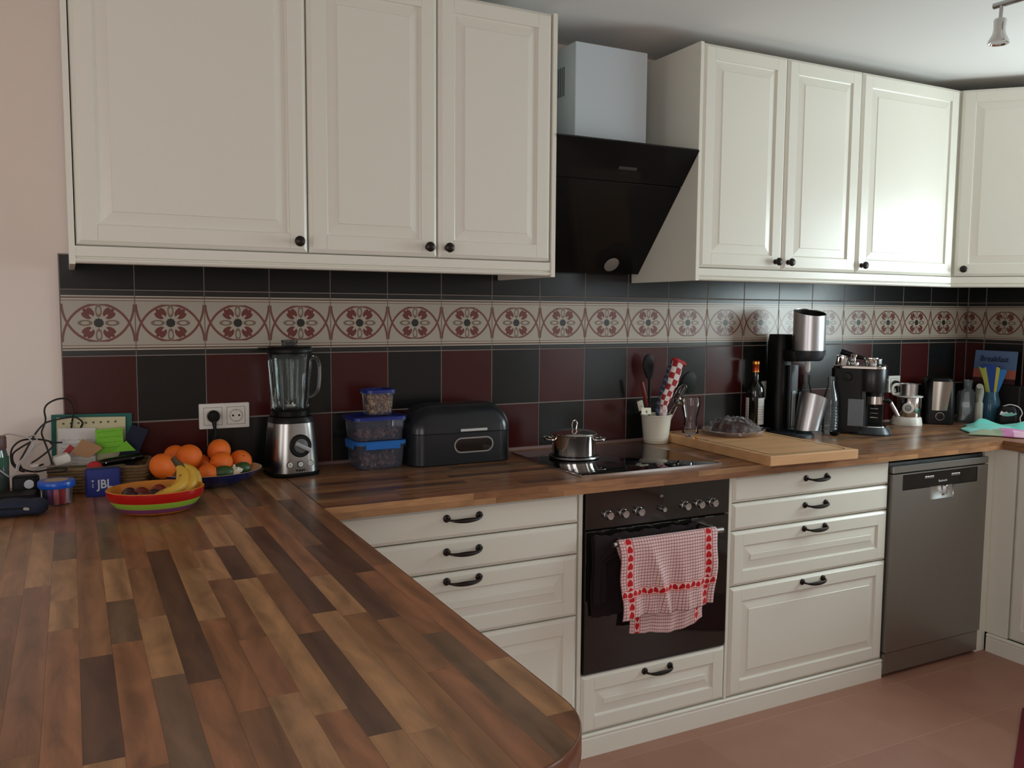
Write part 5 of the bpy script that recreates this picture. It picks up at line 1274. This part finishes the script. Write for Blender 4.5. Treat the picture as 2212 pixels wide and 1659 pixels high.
rd = thing('small_appliance', 'black and chrome small appliance with a white cord, beside the blue vase', 'appliance', (3.935, -0.335, WT+0.0005), math.radians(-50))
obj('iron_body', loft(BM(), [(0, 0.045, 0.035, 0.02), (0.01, 0.047, 0.037, 0.02), (0.075, 0.042, 0.030, 0.02), (0.09, 0.034, 0.022, 0.02)], 6), M_BLACK, rd)
obj('chrome_edge', rings(BM(), [[Vector((x, yq, z)) for x, z in ((-0.036, 0.052), (-0.02, 0.046), (0.0, 0.045), (0.02, 0.049), (0.036, 0.058), (0.03, 0.064), (0.022, 0.060), (0.012, 0.066), (0.002, 0.061), (-0.008, 0.068), (-0.018, 0.063), (-0.03, 0.070))] for yq in (-0.039, -0.034)]), M_CHROME, rd)
obj('cord', tube(BM(), catmull([(-0.02, 0.0, 0.088), (0.01, -0.005, 0.098), (0.045, -0.01, 0.088), (0.060, -0.012, 0.060), (0.052, -0.014, 0.036), (0.058, -0.02, 0.003)], 6), 0.0026, 8), M_PLASTW, rd)
# turquoise and pink cloth
def cl_fn(x, y, z):
    yy = y+X.op('SINE', x*22)*0.012; c = mixc((yy < -0.085)*(x > -0.07), (92, 188, 172), (170, 88, 138)); c = mixc((yy < -0.135)*(x > -0.02), c, (196, 150, 170)); c = mixc((yy < -0.12)*(x < -0.06), c, (120, 130, 100)); return c
NXc, NYc = 56, 44; bm = BM(); g = []
for i in range(NXc+1):
    col = []
    for j_ in range(NYc+1):
        u = i/NXc; v = j_/NYc
        x = -0.20+0.40*u; y = -0.20+0.36*v
        z = 0.008+0.010*abs(math.sin(x*17+y*9))+0.007*abs(math.sin(y*31-x*12+1))+0.022*math.exp(-((x-0.05)**2+(y-0.05)**2)/0.004)+0.018*math.exp(-((x+0.14)**2+(y-0.08)**2)/0.0022)
        ed = min(u, 1-u, v, 1-v); z = z*min(1, ed*7)+0.0015
        x += 0.014*math.sin(v*9)*(u > 0.5 or 1); y += 0.012*math.sin(u*8)
        col.append(bm.verts.new((x, y, z)))
    g.append(col)
for i in range(NXc):
    for j_ in range(NYc): bm.faces.new((g[i][j_], g[i+1][j_], g[i+1][j_+1], g[i][j_+1]))
o = obj('dish_cloth', bm, pattern_mat('turquoise_pink_cotton', cl_fn, 0.9, sheen=0.2), None, (3.715, -0.515, WT+0.0015), (0, 0, math.radians(-52)), smooth=70)
md = o.modifiers.new('thickness', 'SOLIDIFY'); md.thickness = 0.0015; md.offset = 1
props(o, 'turquoise and pink cloth lying crumpled on the worktop corner', 'cloth')

# ------------------------------------------------------------------ fruit
def bowl_loops(secs, n=48):
    """secs: (a, b, z) ellipse half axes"""
    return [[Vector((a*math.cos(2*PI*i/n), b*math.sin(2*PI*i/n), z)) for i in range(n)] for a, b, z in secs]
M_OR = mat('orange_peel', (236, 112, 22), 0.42, bump=0.35, bscale=420, vary=0.06, vscale=20)
bbw = thing('fruit_bowl', 'wide dark blue bowl with cream inside holding the oranges', 'bowl', (0.338, -0.198, WT+0.0005))
obj('shell', rings(BM(), bowl_loops([(0.055, 0.050, 0.0), (0.060, 0.055, 0.002), (0.085, 0.078, 0.006), (0.125, 0.112, 0.024), (0.151, 0.134, 0.046), (0.1525, 0.1355, 0.048)]), True, False), mat('cobalt_glaze', (22, 36, 92), 0.18), bbw)
obj('inside', rings(BM(), bowl_loops([(0.1525, 0.1355, 0.048), (0.149, 0.132, 0.0485), (0.123, 0.110, 0.028), (0.083, 0.076, 0.0105), (0.05, 0.045, 0.007)]), False, True), mat('cream_glaze', (205, 184, 150), 0.25), bbw)
ORS = [(352, 1007, -0.250, 0.038, 'orange at the left rim of the blue bowl'), (381, 987, -0.13, 0.036, 'orange at the back left, half hidden behind the biggest one'), (408, 988, -0.185, 0.0385, 'large orange on top at the left, above the banana stems'),
       (436, 1000, -0.15, 0.033, 'shaded orange in the gap between the two heaps'), (468, 978, -0.150, 0.036, 'topmost orange of the right heap'), (478, 1000, -0.215, 0.035, 'orange at the front of the right heap, above the lime'),
       (519, 996, -0.150, 0.0355, 'orange at the far right of the blue bowl'), (450, 1024, -0.262, 0.030, 'tangerine low at the front rim beside the banana')]
obm = BM(); n_ = 28; 
lathe(obm, [(math.sin(PI*i/16)*(1-0.03*(i < 2)), -math.cos(PI*i/16)*0.96+(-0.03 if i == 16 else 0)) for i in range(17)], 28)
ome = bpy.data.meshes.new('orange'); bmesh.ops.recalc_face_normals(obm, faces=obm.faces); obm.to_mesh(ome); obm.free(); ome.materials.append(M_OR); ome.polygons.foreach_set('use_smooth', [True]*len(ome.polygons))
OP = [at(px, py, y) for px, py, y, r_, lab in ORS]
for _ in range(60):
    for i in range(len(OP)):
        for j in range(i):
            dv = OP[i]-OP[j]; need = ORS[i][3]+ORS[j][3]+0.0008; L_ = dv.length
            if L_ < need:
                sh = dv/L_*(need-L_)*0.5; sh.x *= 0.5; sh.z *= 0.5; OP[i] += sh; OP[j] -= sh
for k, (px, py, y, r_, lab) in enumerate(ORS):
    p = OP[k]
    g = thing('orange', lab, 'orange', p, 0, 'oranges in the blue bowl')
    g.rotation_euler = (0.4*k, 0.7+0.5*k, k)
    f = link('fruit', ome, None, g); f.scale = (r_, r_, r_*0.97)
    s_ = obj('stalk_scar', lathe(BM(), [(0, r_*0.90), (0.0028, r_*0.905), (0.0024, r_*0.925), (0, r_*0.93)], 8), mat('stalk_green', (86, 92, 40), 0.7), g)
for k, (px, py, y, a_, b_, lab) in enumerate(((483, 1021, -0.268, 0.030, 0.021, 'green lime at the front of the blue bowl'), (524, 1012, -0.235, 0.026, 0.020, 'green lime at the right under the paper label'))):
    p = at(px, py, y); g = thing('lime', lab, 'lime', p, 0.3*k)
    obj('fruit', lathe(BM(), [(b_*math.sin(PI*i/14)**0.9, -a_*math.cos(PI*i/14)) for i in range(15)], 22, mtx=Matrix.Rotation(PI/2, 4, 'Y')), mat('lime_peel', (46, 76, 34), 0.4, bump=0.3, bscale=300), g)
p = at(506, 1019, -0.262); g = thing('garlic', 'pale garlic bulb with a paper label at the right of the blue bowl', 'garlic', p)
obj('bulb', lathe(BM(), [(0, -0.012), (0.012, -0.013), (0.018, -0.006), (0.0175, 0.002), (0.010, 0.011), (0.004, 0.016), (0.003, 0.022), (0, 0.022)], 20), mat('garlic_skin', (206, 188, 160), 0.6), g)
obj('paper_label', box(BM(), -0.002, 0.016, -0.012, -0.0112, 0.008, 0.019, 0.0), mat('label_white', (216, 218, 208), 0.5), g, rot=(0.1, 0.5, 0.2))

# striped oval bowl
SBc = (0.165, -0.492)
sbw = thing('striped_bowl', 'oval bowl with red, green and purple bands and an orange inside', 'bowl', (*SBc, WT+0.0005), math.radians(-6))
def bs(z):   # half axes of the shell at height z
    k = z/0.062; f = 0.62+0.38*math.sin(min(1, k)*PI/2)**0.8; return (0.1195*f, 0.098*f)
def band(z0, z1, c, nm, n_=5):
    S = [(*bs(z0+(z1-z0)*i/n_), z0+(z1-z0)*i/n_) for i in range(n_+1)]
    return rings(BM(), bowl_loops(S, 64), False, False)
obj('foot_band', rings(BM(), bowl_loops([(0.066, 0.054, 0.0), (0.070, 0.058, 0.0015)]+[(*bs(z), z) for z in (0.003, 0.008)], 64), True, False), mat('amber_glaze', (200, 118, 28), 0.18), sbw)
obj('purple_band', band(0.008, 0.021, 0, ''), mat('purple_glaze', (126, 66, 108), 0.18), sbw)
obj('green_band', band(0.021, 0.037, 0, ''), mat('green_glaze', (142, 180, 62), 0.18), sbw)
obj('red_band', band(0.037, 0.062, 0, ''), mat('red_glaze', (172, 22, 20), 0.18), sbw)
obj('inside', rings(BM(), bowl_loops([(*bs(0.062), 0.062), (bs(0.062)[0]-0.002, bs(0.062)[1]-0.002, 0.0635), (bs(0.062)[0]-0.005, bs(0.062)[1]-0.005, 0.061), (0.105, 0.085, 0.036), (0.085, 0.066, 0.014), (0.05, 0.04, 0.007)], 64), False, True), mat('amber_inside', (206, 128, 40), 0.2), sbw)
for k, (dx, dy, z, r_, c_) in enumerate(((-0.034, 0.010, 0.030, 0.021, (112, 30, 22)), (0.010, 0.034, 0.030, 0.020, (128, 40, 26)), (-0.062, -0.012, 0.030, 0.019, (52, 22, 30)), (-0.030, -0.034, 0.028, 0.020, (90, 26, 24)), (-0.005, -0.005, 0.026, 0.020, (60, 22, 28)), (-0.062, 0.025, 0.031, 0.018, (60, 24, 30)))):
    lab = ['red plum in the middle of the striped bowl', 'red plum at the back of the striped bowl beside the bananas', 'dark plum at the left side of the striped bowl', 'reddish plum at the front of the striped bowl', 'dark plum next to the banana tips', 'dark plum at the back left of the striped bowl'][k]
    g = thing('plum', lab, 'plum', (SBc[0]+dx, SBc[1]+dy, WT+z+0.016), k, 'plums in the striped bowl')
    f = link('fruit', ome.copy(), None, g); f.data.materials.clear(); f.data.materials.append(mat('plum_%d_skin' % (c_[0]), c_, 0.3, vary=0.3, vscale=60)); f.scale = (r_, r_, r_*0.92)
# bananas
bn = thing('banana_bunch', 'bunch of speckled yellow bananas lying in the striped bowl, stems up', 'bananas', at(382, 1000, -0.455))
O_ = Vector(bn.location)
def ban_fn():
    m = bpy.data.materials.new('banana_peel'); m.use_nodes = True; nt = m.node_tree; X.nt = nt
    tc = nt.nodes.new('ShaderNodeTexCoord'); n1 = nt.nodes.new('ShaderNodeTexNoise'); n1.inputs['Scale'].default_value = 60; n1.inputs['Detail'].default_value = 4
    n2 = nt.nodes.new('ShaderNodeTexNoise'); n2.inputs['Scale'].default_value = 14
    for n in (n1, n2): nt.links.new(tc.outputs['Object'], n.inputs['Vector'])
    c = mixc(X.op('MULTIPLY', X(n2.outputs['Fac']), 1.0), (216, 172, 62), (196, 150, 48)); c = mixc(X(n1.outputs['Fac']) > 0.68, c, (96, 66, 32))
    b = nt.nodes['Principled BSDF']; nt.links.new(c, b.inputs['Base Color']); b.inputs['Roughness'].default_value = 0.45; return m
M_BAN = ban_fn(); M_STEM = mat('banana_stem', (74, 58, 34), 0.7)
def banana(name, pts, R):
    pa = catmull([Vector(p)-O_ for p in pts], 7); n_ = len(pa); rr = []
    for i in range(n_):
        k = i/(n_-1)
        rr.append(R*(0.38+0.62*math.sin(min(1, k/0.30)*PI/2)) if k < 0.3 else R*(1-0.75*max(0, (k-0.78)/0.22)**2))
    bm = BM(); T_ = None
    tube(bm, pa, rr, 7); o = obj(name, bm, M_BAN, bn, smooth=28)
    md = o.modifiers.new('round', 'SUBSURF'); md.levels = 1; md.render_levels = 1; return o
banana('banana', [at(384, 1006, -0.455), at(394, 1024, -0.470), at(390, 1047, -0.500), at(364, 1066, -0.525), at(324, 1080, -0.535)], 0.0185)
banana('banana', [at(388, 1004, -0.450), at(410, 1020, -0.455), at(412, 1045, -0.480), at(398, 1066, -0.500), at(370, 1080, -0.520)], 0.0180)
banana('banana', [at(392, 1003, -0.440), at(417, 1022, -0.440), at(423, 1042, -0.450), at(416, 1060, -0.470), at(396, 1076, -0.492)], 0.0185)
obj('stem', tube(BM(), [at(373, 989, -0.455)-O_, at(379, 997, -0.455)-O_, at(388, 1006, -0.453)-O_, at(394, 1012, -0.453)-O_], [0.0065, 0.0075, 0.0105, 0.012], 8), M_STEM, bn)
# ------------------------------------------------------------------ basket of papers on the left
BK = Vector((0.050, -0.095, WT+0.0005)); bk_rz = math.radians(-8)
bk = thing('seagrass_basket', 'rectangular woven seagrass basket full of papers against the tiles', 'basket', BK, bk_rz)
M_SEA = mat('seagrass', (122, 98, 66), 0.85, vary=0.35, vscale=60, bump=0.6, bscale=160)
BW, BD, BH = 0.130, 0.085, 0.072
# woven rows: each a rope lying round the rim, slightly wavy
for k in range(8):
    z = 0.005+k*0.009; hw_, hd_ = BW-0.004+0.0006*k, BD-0.004+0.0006*k
    P = []; base = rrect(hw_, hd_, 0.022, 5); n_ = len(base); pts = []
    for i in range(n_):
        a_, b_ = Vector((*base[i], 0)), Vector((*base[(i+1) % n_], 0)); seg = max(1, int((b_-a_).length/0.006))
        for s_ in range(seg): pts.append(a_.lerp(b_, s_/seg))
    m_ = len(pts); bm = BM(); lo = []
    for i, p in enumerate(pts):
        t_ = (pts[(i+1) % m_]-pts[i-1]).normalized(); nn = Vector((t_.y, -t_.x, 0)); w_ = 0.0016*math.sin(i*1.05+k*PI)
        r_ = 0.0048 if k < 7 else 0.0062
        c_ = p+nn*w_+Vector((0, 0, z+0.0006*math.sin(i*2.1)))
        lo.append([c_+nn*r_*math.cos(2*PI*q/6)+Vector((0, 0, 1))*r_*math.sin(2*PI*q/6) for q in range(6)])
    lo.append(lo[0]); vs = [[bm.verts.new(p) for p in L] for L in lo[:-1]]; vs.append(vs[0])
    for a_, b_ in zip(vs, vs[1:]):
        for q in range(6): bm.faces.new((a_[q], a_[(q+1) % 6], b_[(q+1) % 6], b_[q]))
    obj('woven_row', bm, M_SEA, bk, smooth=40)
obj('basket_floor', box(BM(), -BW+0.006, BW-0.006, -BD+0.006, BD-0.006, 0.0, 0.006), M_SEA, bk)
def sheet(name, label, cat, px0, py0, w_, h_, y, rot, m, th=0.0008, extra=None, z0=None):
    c = at(px0, py0, y); t = thing(name, label, cat, c); t.rotation_euler = rot
    o = obj('sheet', loft(BM(), [(-th/2, w_/2, h_/2, 0.001), (th/2, w_/2, h_/2, 0.001)], 1), m, t)
    if extra: extra(t)
    return t
M_PAP = mat('paper_white', (206, 200, 196), 0.8); M_CREAM = mat('paper_cream', (196, 188, 150), 0.8)
def hand(t, lines, col=(90, 84, 96), x0=-0.04, x1=0.045, z0=0.02, dz=0.012, seed=1):
    rnd = random.Random(seed); bm = BM()
    for k in range(lines):
        x = x0; y = z0-dz*k
        while x < x1:
            l = rnd.uniform(0.004, 0.012); tube(bm, [(x, y, 0.0009), (x+l*0.4, y+rnd.uniform(-0.0015, 0.0015), 0.0009), (x+l, y, 0.0009)], 0.0004, 4); x += l+rnd.uniform(0.002, 0.006)
    o = obj('writing', bm, mat('ink_%d' % col[0], col, 0.7), t); 
def teal_extra(t): pass
sheet('cardboard_folder', 'teal punched folder at the back of the basket', 'folder', 200, 955, 0.218, 0.17, -0.022, (PI/2-0.12, 0.02, 0), mat('teal_card', (22, 92, 84), 0.7), 0.002)
def env_extra(t):
    for k in range(8):
        o = obj('square_mark', box(BM(), -0.078+0.020*k, -0.072+0.020*k, 0.0585+0.0005*k, 0.0635+0.0005*k, 0.0005, 0.0010), M_DARKGR, t)
    hand(t, 4, (120, 116, 106), -0.05, 0.02, 0.04, 0.016, 3)
sheet('envelope', 'cream envelope with a row of dark squares along its top edge', 'envelope', 198, 958, 0.186, 0.158, -0.032, (PI/2-0.14, 0.03, 0), M_CREAM, 0.0012, env_extra)
sheet('paper_sheet', 'white paper with faint print at the left of the basket', 'paper', 166, 965, 0.100, 0.110, -0.052, (PI/2-0.22, 0.05, 0.06), M_PAP, 0.0008, lambda t: hand(t, 6, (120, 112, 128), seed=5))
M_GRN = mat('green_note', (112, 178, 40), 0.75)
sheet('sticky_note', 'bright green handwritten note standing upright in the basket', 'note', 237, 952, 0.074, 0.072, -0.062, (PI/2-0.15, -0.04, 0), M_GRN, 0.0009, lambda t: hand(t, 4, (60, 96, 28), -0.03, 0.03, 0.028, 0.016, 7))
g = thing('folded_note', 'bright green note folded to a point in front of the upright one', 'note', at(270, 966, -0.085))
obj('fold', rings(BM(), [[Vector(p)+Vector((0, dy, 0)) for p in ((-0.034, -0.002, -0.012), (0.030, 0.0, -0.012), (0.003, -0.006, 0.020))] for dy in (0, 0.0012)]), M_GRN, g, smooth=0)
sheet('plastic_folder', 'navy ring folder leaning at the right side of the basket', 'folder', 286, 962, 0.050, 0.120, -0.045, (PI/2-0.10, 0.38, -0.2), mat('navy_plastic', (22, 27, 48), 0.6, spec=0.2), 0.006)
g = thing('brown_envelope', 'brown paper envelope standing on its corner in the basket', 'envelope', at(188, 972, -0.100)); g.rotation_euler = (PI/2-0.35, 0, 0)
obj('sheet', rings(BM(), [[Vector((x, y, dz)) for x, y in ((-0.042, -0.010), (0.004, -0.024), (0.040, 0.002), (0.034, 0.010), (-0.012, 0.034))] for dz in (-0.001, 0.001)]), mat('kraft_paper', (160, 120, 84), 0.8), g, smooth=0)
g = thing('red_card', 'small red ticket behind the brown envelope', 'card', at(149, 972, -0.090)); g.rotation_euler = (PI/2-0.3, 0.0, 0)
obj('card', xform(box(BM(), -0.008, 0.008, -0.014, 0.014, -0.0006, 0.0006), Matrix.Rotation(-0.7, 4, 'Z')), mat('ticket_red', (170, 44, 40), 0.6), g)
p = at(204, 1010, -0.150); g = thing('red_ball', 'matt red foam ball lying in the front of the basket', 'ball', p)
f = link('ball', ome.copy(), None, g); f.data.materials.clear(); f.data.materials.append(mat('red_foam', (178, 34, 40), 0.75)); f.scale = (0.0215, 0.0215, 0.0190)
g = thing('paper_box', 'crumpled white paper packet at the left end of the basket', 'packet', at(133, 991, -0.135)); g.rotation_euler = (0.1, -0.25, 0.15)
obj('packet', loft(BM(), [(-0.012, 0.020, 0.012, 0.003), (0.0, 0.0225, 0.013, 0.004), (0.012, 0.019, 0.010, 0.003)], 2), mat('packet_white', (210, 206, 194), 0.7, bump=0.5, bscale=60), g)
a_, b_ = at(205, 1003, -0.125), at(310, 985, -0.090); g = thing('spectacle_case', 'long glossy black case lying across the basket', 'case', (a_+b_)/2)
v_ = (b_-a_)/2
obj('case_body', tube(BM(), [-v_, -v_*0.92, -v_*0.6, v_*0.2, v_*0.9, v_], [0.006, 0.010, 0.0135, 0.0145, 0.013, 0.009], 16, 0.85), mat('case_gloss', (12, 14, 12), 0.12), g)
obj('snap', lathe(BM(), [(0, 0), (0.0025, 0), (0.002, 0.0015), (0, 0.002)], 10, mtx=Matrix.Translation(-v_*0.55+Vector((0, -0.0135, 0))) @ Matrix.Rotation(PI/2, 4, 'X')), M_CHROME, g)
# JBL speaker
sq = thing('cube_speaker', 'small blue square loudspeaker with white lettering in front of the basket', 'speaker', (0.049, -0.222, WT+0.0005), math.radians(2))
obj('housing', loft(BM(), [(0.0, 0.043, 0.018, 0.006), (0.003, 0.045, 0.020, 0.008), (0.073, 0.045, 0.020, 0.008), (0.076, 0.043, 0.018, 0.006)], 4), mat('speaker_blue', (24, 38, 118), 0.6, bump=0.4, bscale=400), sq)
M_LOGO = mat('logo_white', (196, 198, 204), 0.5)
text('logo', 'JBL', 0.034, M_LOGO, sq, (0.003, -0.0205, 0.034), (PI/2, 0, 0), 0.0005, bold=True, sx=0.85)
bm = BM()
poly_prism(bm, [(-0.031, 0.0475), (-0.024, 0.0475), (-0.0275, 0.041)], 0, 0.0008); poly_prism(bm, [(-0.0290, 0.0365), (-0.0255, 0.0365), (-0.0255, 0.0335), (-0.0290, 0.0335)], 0, 0.0008); poly_prism(bm, [(-0.0290, 0.0305), (-0.0255, 0.0305), (-0.0255, 0.0275), (-0.0290, 0.0275)], 0, 0.0008)
obj('logo_mark', bm, M_LOGO, sq, (0, -0.0203, 0), (PI/2, 0, 0), smooth=0)
# chalk tub
ct = thing('chalk_tub', 'clear tub of coloured chalks with a bright blue screw lid', 'tub', (-0.066, -0.290, WT+0.0005))
obj('tub', lathe(BM(), [(0, 0), (0.034, 0), (0.036, 0.003), (0.038, 0.05), (0.0365, 0.05), (0.034, 0.004), (0, 0.003)], 36), thin_glass('clear_pot', (0.96, 0.96, 0.97), 0.06, 0.03, (190, 190, 200), 0.8), ct)
ld = obj('lid', lathe(BM(), [(0, 0.047), (0.0445, 0.047), (0.0455, 0.049), (0.0455, 0.062), (0.044, 0.0645), (0.040, 0.0655), (0.0, 0.0655)], 40), mat('bright_blue_lid', (22, 84, 190), 0.28), ct)
obj('lid_label', lathe(BM(), [(0, 0.0656), (0.026, 0.0656), (0.026, 0.0662), (0, 0.0662)], 28, sx=1.1), mat('label_tan', (170, 150, 120), 0.6), ld)
for k, (a_, c_, nm) in enumerate(((-2.75, (28, 36, 88), 'dark blue'), (-2.15, (120, 74, 140), 'purple'), (-1.60, (214, 120, 130), 'pink'), (-1.05, (166, 20, 36), 'crimson'), (-0.45, (206, 196, 206), 'white'))):
    g = thing('chalk', '%s chalk stick standing in the clear tub' % nm, 'chalk', (-0.066+0.0275*math.cos(a_), -0.290+0.0275*math.sin(a_), WT+0.004))
    obj('stick', lathe(BM(), [(0, 0), (0.0062, 0), (0.0068, 0.001), (0.0068, 0.041), (0.0060, 0.0425), (0, 0.0425)], 14), mat('chalk_'+nm.replace(' ', '_'), c_, 0.85), g)
# navy pencil case
pc = thing('pencil_case', 'navy fabric pencil case with a silver zip pull at the left edge', 'pencil case', (-0.165, -0.400, WT+0.0005), math.radians(-6))
bm = BM(); lo = []
for i in range(25):
    k = i/24; x = -0.10+0.18*k; e = 1-max(0, (k-0.86)/0.14)**2.2*0.55; e *= 1-max(0, (0.1-k)/0.1)**2*0.5
    sag = 0.002*math.sin(k*14)
    lo.append([Vector((x, 0.033*e*math.cos(a_)*(1 if abs(math.cos(a_)) < 2 else 1), 0.0225+(0.0215*e+sag)*(abs(math.sin(a_))**0.7)*(1 if math.sin(a_) > 0 else -1)*1.0)) for a_ in [2*PI*q/24 for q in range(24)]])
for L in lo:
    for p in L: p.z = max(p.z, 0.0)
obj('pouch', rings(bm, lo), mat('navy_canvas', (28, 36, 58), 0.85, bump=0.5, bscale=500), pc, smooth=50)
zp = obj('zip', tube(BM(), catmull([(-0.09, -0.030, 0.030), (-0.03, -0.034, 0.027), (0.03, -0.034, 0.026), (0.065, -0.024, 0.026)], 6), 0.0016, 6), M_BLACKM, pc)
obj('zip_pull', loft(BM(), [(-0.001, 0.007, 0.0035, 0.0034), (0.001, 0.007, 0.0035, 0.0034)], 5, mtx=Matrix.Translation((0.037, -0.0365, 0.024)) @ Euler((PI/2+0.3, 0.15, 0)).to_matrix().to_4x4()), mat('zip_silver', (205, 205, 205), 0.3, 0.4), zp)
# bottle at the edge of the picture
eb = thing('glass_bottle', 'glass bottle with brown cap and green label at the far left edge', 'bottle', (-0.212, -0.185, WT+0.0005))
obj('glass', lathe(BM(), [(0, 0), (0.030, 0), (0.032, 0.004), (0.032, 0.10), (0.030, 0.125), (0.0265, 0.140), (0.0265, 0.148), (0, 0.148)], 32), mat('grey_green_glass', (74, 86, 82), 0.1), eb)
obj('cap', lathe(BM(), [(0.0275, 0.143), (0.0280, 0.145), (0.0280, 0.174), (0.0265, 0.177), (0, 0.177)], 32, cap0=False), mat('brown_cap', (96, 62, 56), 0.5), eb)
obj('label', label_patch(-160, 20, 0.095, 0.122, 0.0325), mat('green_label', (38, 84, 58), 0.6), eb)
obj('neck_label', label_patch(-160, -60, 0.123, 0.141, 0.0322), mat('mint_label', (190, 214, 200), 0.6), eb)
# charger heap
ch_ = thing('charger', 'black power supply with a round pale sticker amid the cables', 'charger', (-0.140, -0.228, WT+0.0005), 0.0)
obj('stand', loft(BM(), [(0, 0.034, 0.026, 0.01), (0.030, 0.032, 0.024, 0.01)], 4), M_BLACKM, ch_)
obj('brick', loft(BM(), [(0.030, 0.030, 0.016, 0.008), (0.033, 0.033, 0.019, 0.010), (0.068, 0.032, 0.019, 0.010), (0.073, 0.026, 0.014, 0.008)], 5), M_BLACK, ch_)
obj('sticker', lathe(BM(), [(0, 0), (0.0120, 0), (0.0120, 0.0006), (0, 0.0006)], 28, mtx=Matrix.Translation((0.008, -0.0195, 0.051)) @ Euler((PI/2, 0, 0.1)).to_matrix().to_4x4()), mat('sticker_white', (196, 200, 206), 0.5), ch_)
text('sticker_mark', 'B', 0.010, mat('ink_blue_grey', (70, 84, 110), 0.5), ch_, (0.004, -0.0203, 0.051), (PI/2, 0.3, 0.1), 0.0002, bold=True)
dk = thing('dock', 'low dark desk box behind the pencil case', 'box', (-0.185, -0.300, WT+0.0005), -0.1)
obj('dock_body', loft(BM(), [(0, 0.075, 0.040, 0.008), (0.035, 0.073, 0.038, 0.008), (0.040, 0.070, 0.035, 0.008)], 4), M_BLACKM, dk)
ep = thing('earphone_case', 'small pale oval earphone case lying on the black cables', 'case', at(74, 1006, -0.19)); ep.rotation_euler = (0.25, -0.1, 0)
obj('shell', lathe(BM(), [(0, -0.006), (0.008, -0.0055), (0.0125, 0), (0.008, 0.0055), (0, 0.006)], 24, sy=0.8), mat('pale_shell', (190, 176, 172), 0.35), ep)
def cable(label, pts, y0, y1, rad, m):
    """cable through measured spots; the last point rests on the worktop"""
    n_ = len(pts); W_ = []
    for i, (cx, cy) in enumerate(pts):
        y = y0+(y1-y0)*i/(n_-1); p = at(cx/5.5314, 840+cy/5.5314, y); p.z = max(p.z, WT+rad+0.0005); W_.append(p)
    o = obj('cable', tube(BM(), catmull(W_, 6), rad, 8), m); return props(o, label, 'cable')
M_CBL = mat('black_cable', (26, 20, 20), 0.45); M_CBW = mat('white_cable', (176, 170, 168), 0.45)
cable('black cable rising highest against the bare wall', [(850, 560), (856, 430), (880, 250), (830, 140), (750, 115), (650, 135), (560, 190), (530, 260), (545, 360), (530, 430), (498, 520), (520, 600), (560, 700), (600, 820), (620, 900)], -0.03, -0.17, 0.0026, M_CBL)
cable('black cable running from behind the papers down to the left', [(965, 460), (985, 400), (900, 340), (760, 350), (650, 375), (540, 410), (450, 500), (390, 590), (300, 750), (240, 870), (260, 950), (330, 985)], -0.03, -0.19, 0.0026, M_CBL)
cable('black cable making the wide loop at the left', [(740, 640), (650, 640), (520, 610), (380, 600), (250, 620), (160, 690), (130, 780), (150, 900), (230, 970), (290, 990)], -0.09, -0.19, 0.0026, M_CBL)
cable('black cable in the small inner loop', [(600, 640), (632, 680), (580, 740), (450, 840), (380, 890), (420, 930), (520, 900)], -0.13, -0.18, 0.0026, M_CBL)
cable('black cable lying along the basket top', [(390, 620), (250, 700), (160, 770), (150, 850), (190, 920), (300, 970), (430, 990), (600, 960), (780, 950), (760, 985), (560, 1000)], -0.12, -0.20, 0.0026, M_CBL)
cable('white cable arching from the left edge', [(-30, 600), (30, 560), (100, 540), (230, 560), (340, 590), (390, 650), (370, 720), (280, 830), (210, 900), (180, 1000), (120, 1050), (60, 1020), (-20, 960)], -0.14, -0.22, 0.0020, M_CBW)
cable('white cable curving through the black loops', [(330, 580), (410, 555), (440, 600), (400, 690), (290, 820), (225, 920), (210, 990)], -0.13, -0.20, 0.0020, M_CBW)
cable('thin white cable reaching the paper packet', [(500, 640), (410, 710), (370, 800), (330, 880), (300, 950)], -0.13, -0.20, 0.0012, M_CBW)
cable('grey cable lying over the basket rim', [(930, 885), (800, 900), (650, 925), (520, 935), (400, 980)], -0.175, -0.20, 0.0020, mat('grey_cable', (120, 116, 112), 0.45))

# ------------------------------------------------------------------ crimson mat at the right
mt = thing('floor_mat', 'dark crimson mat just entering at the lower right corner', 'mat', (3.04, -1.03, 0.0005), math.radians(209.6))
obj('pile', box(BM(), 0, 0.8, 0, 0.5, 0, 0.010, 0.003, 2), mat('crimson_pile', (104, 14, 30), 0.95, bump=0.6, bscale=400), mt)
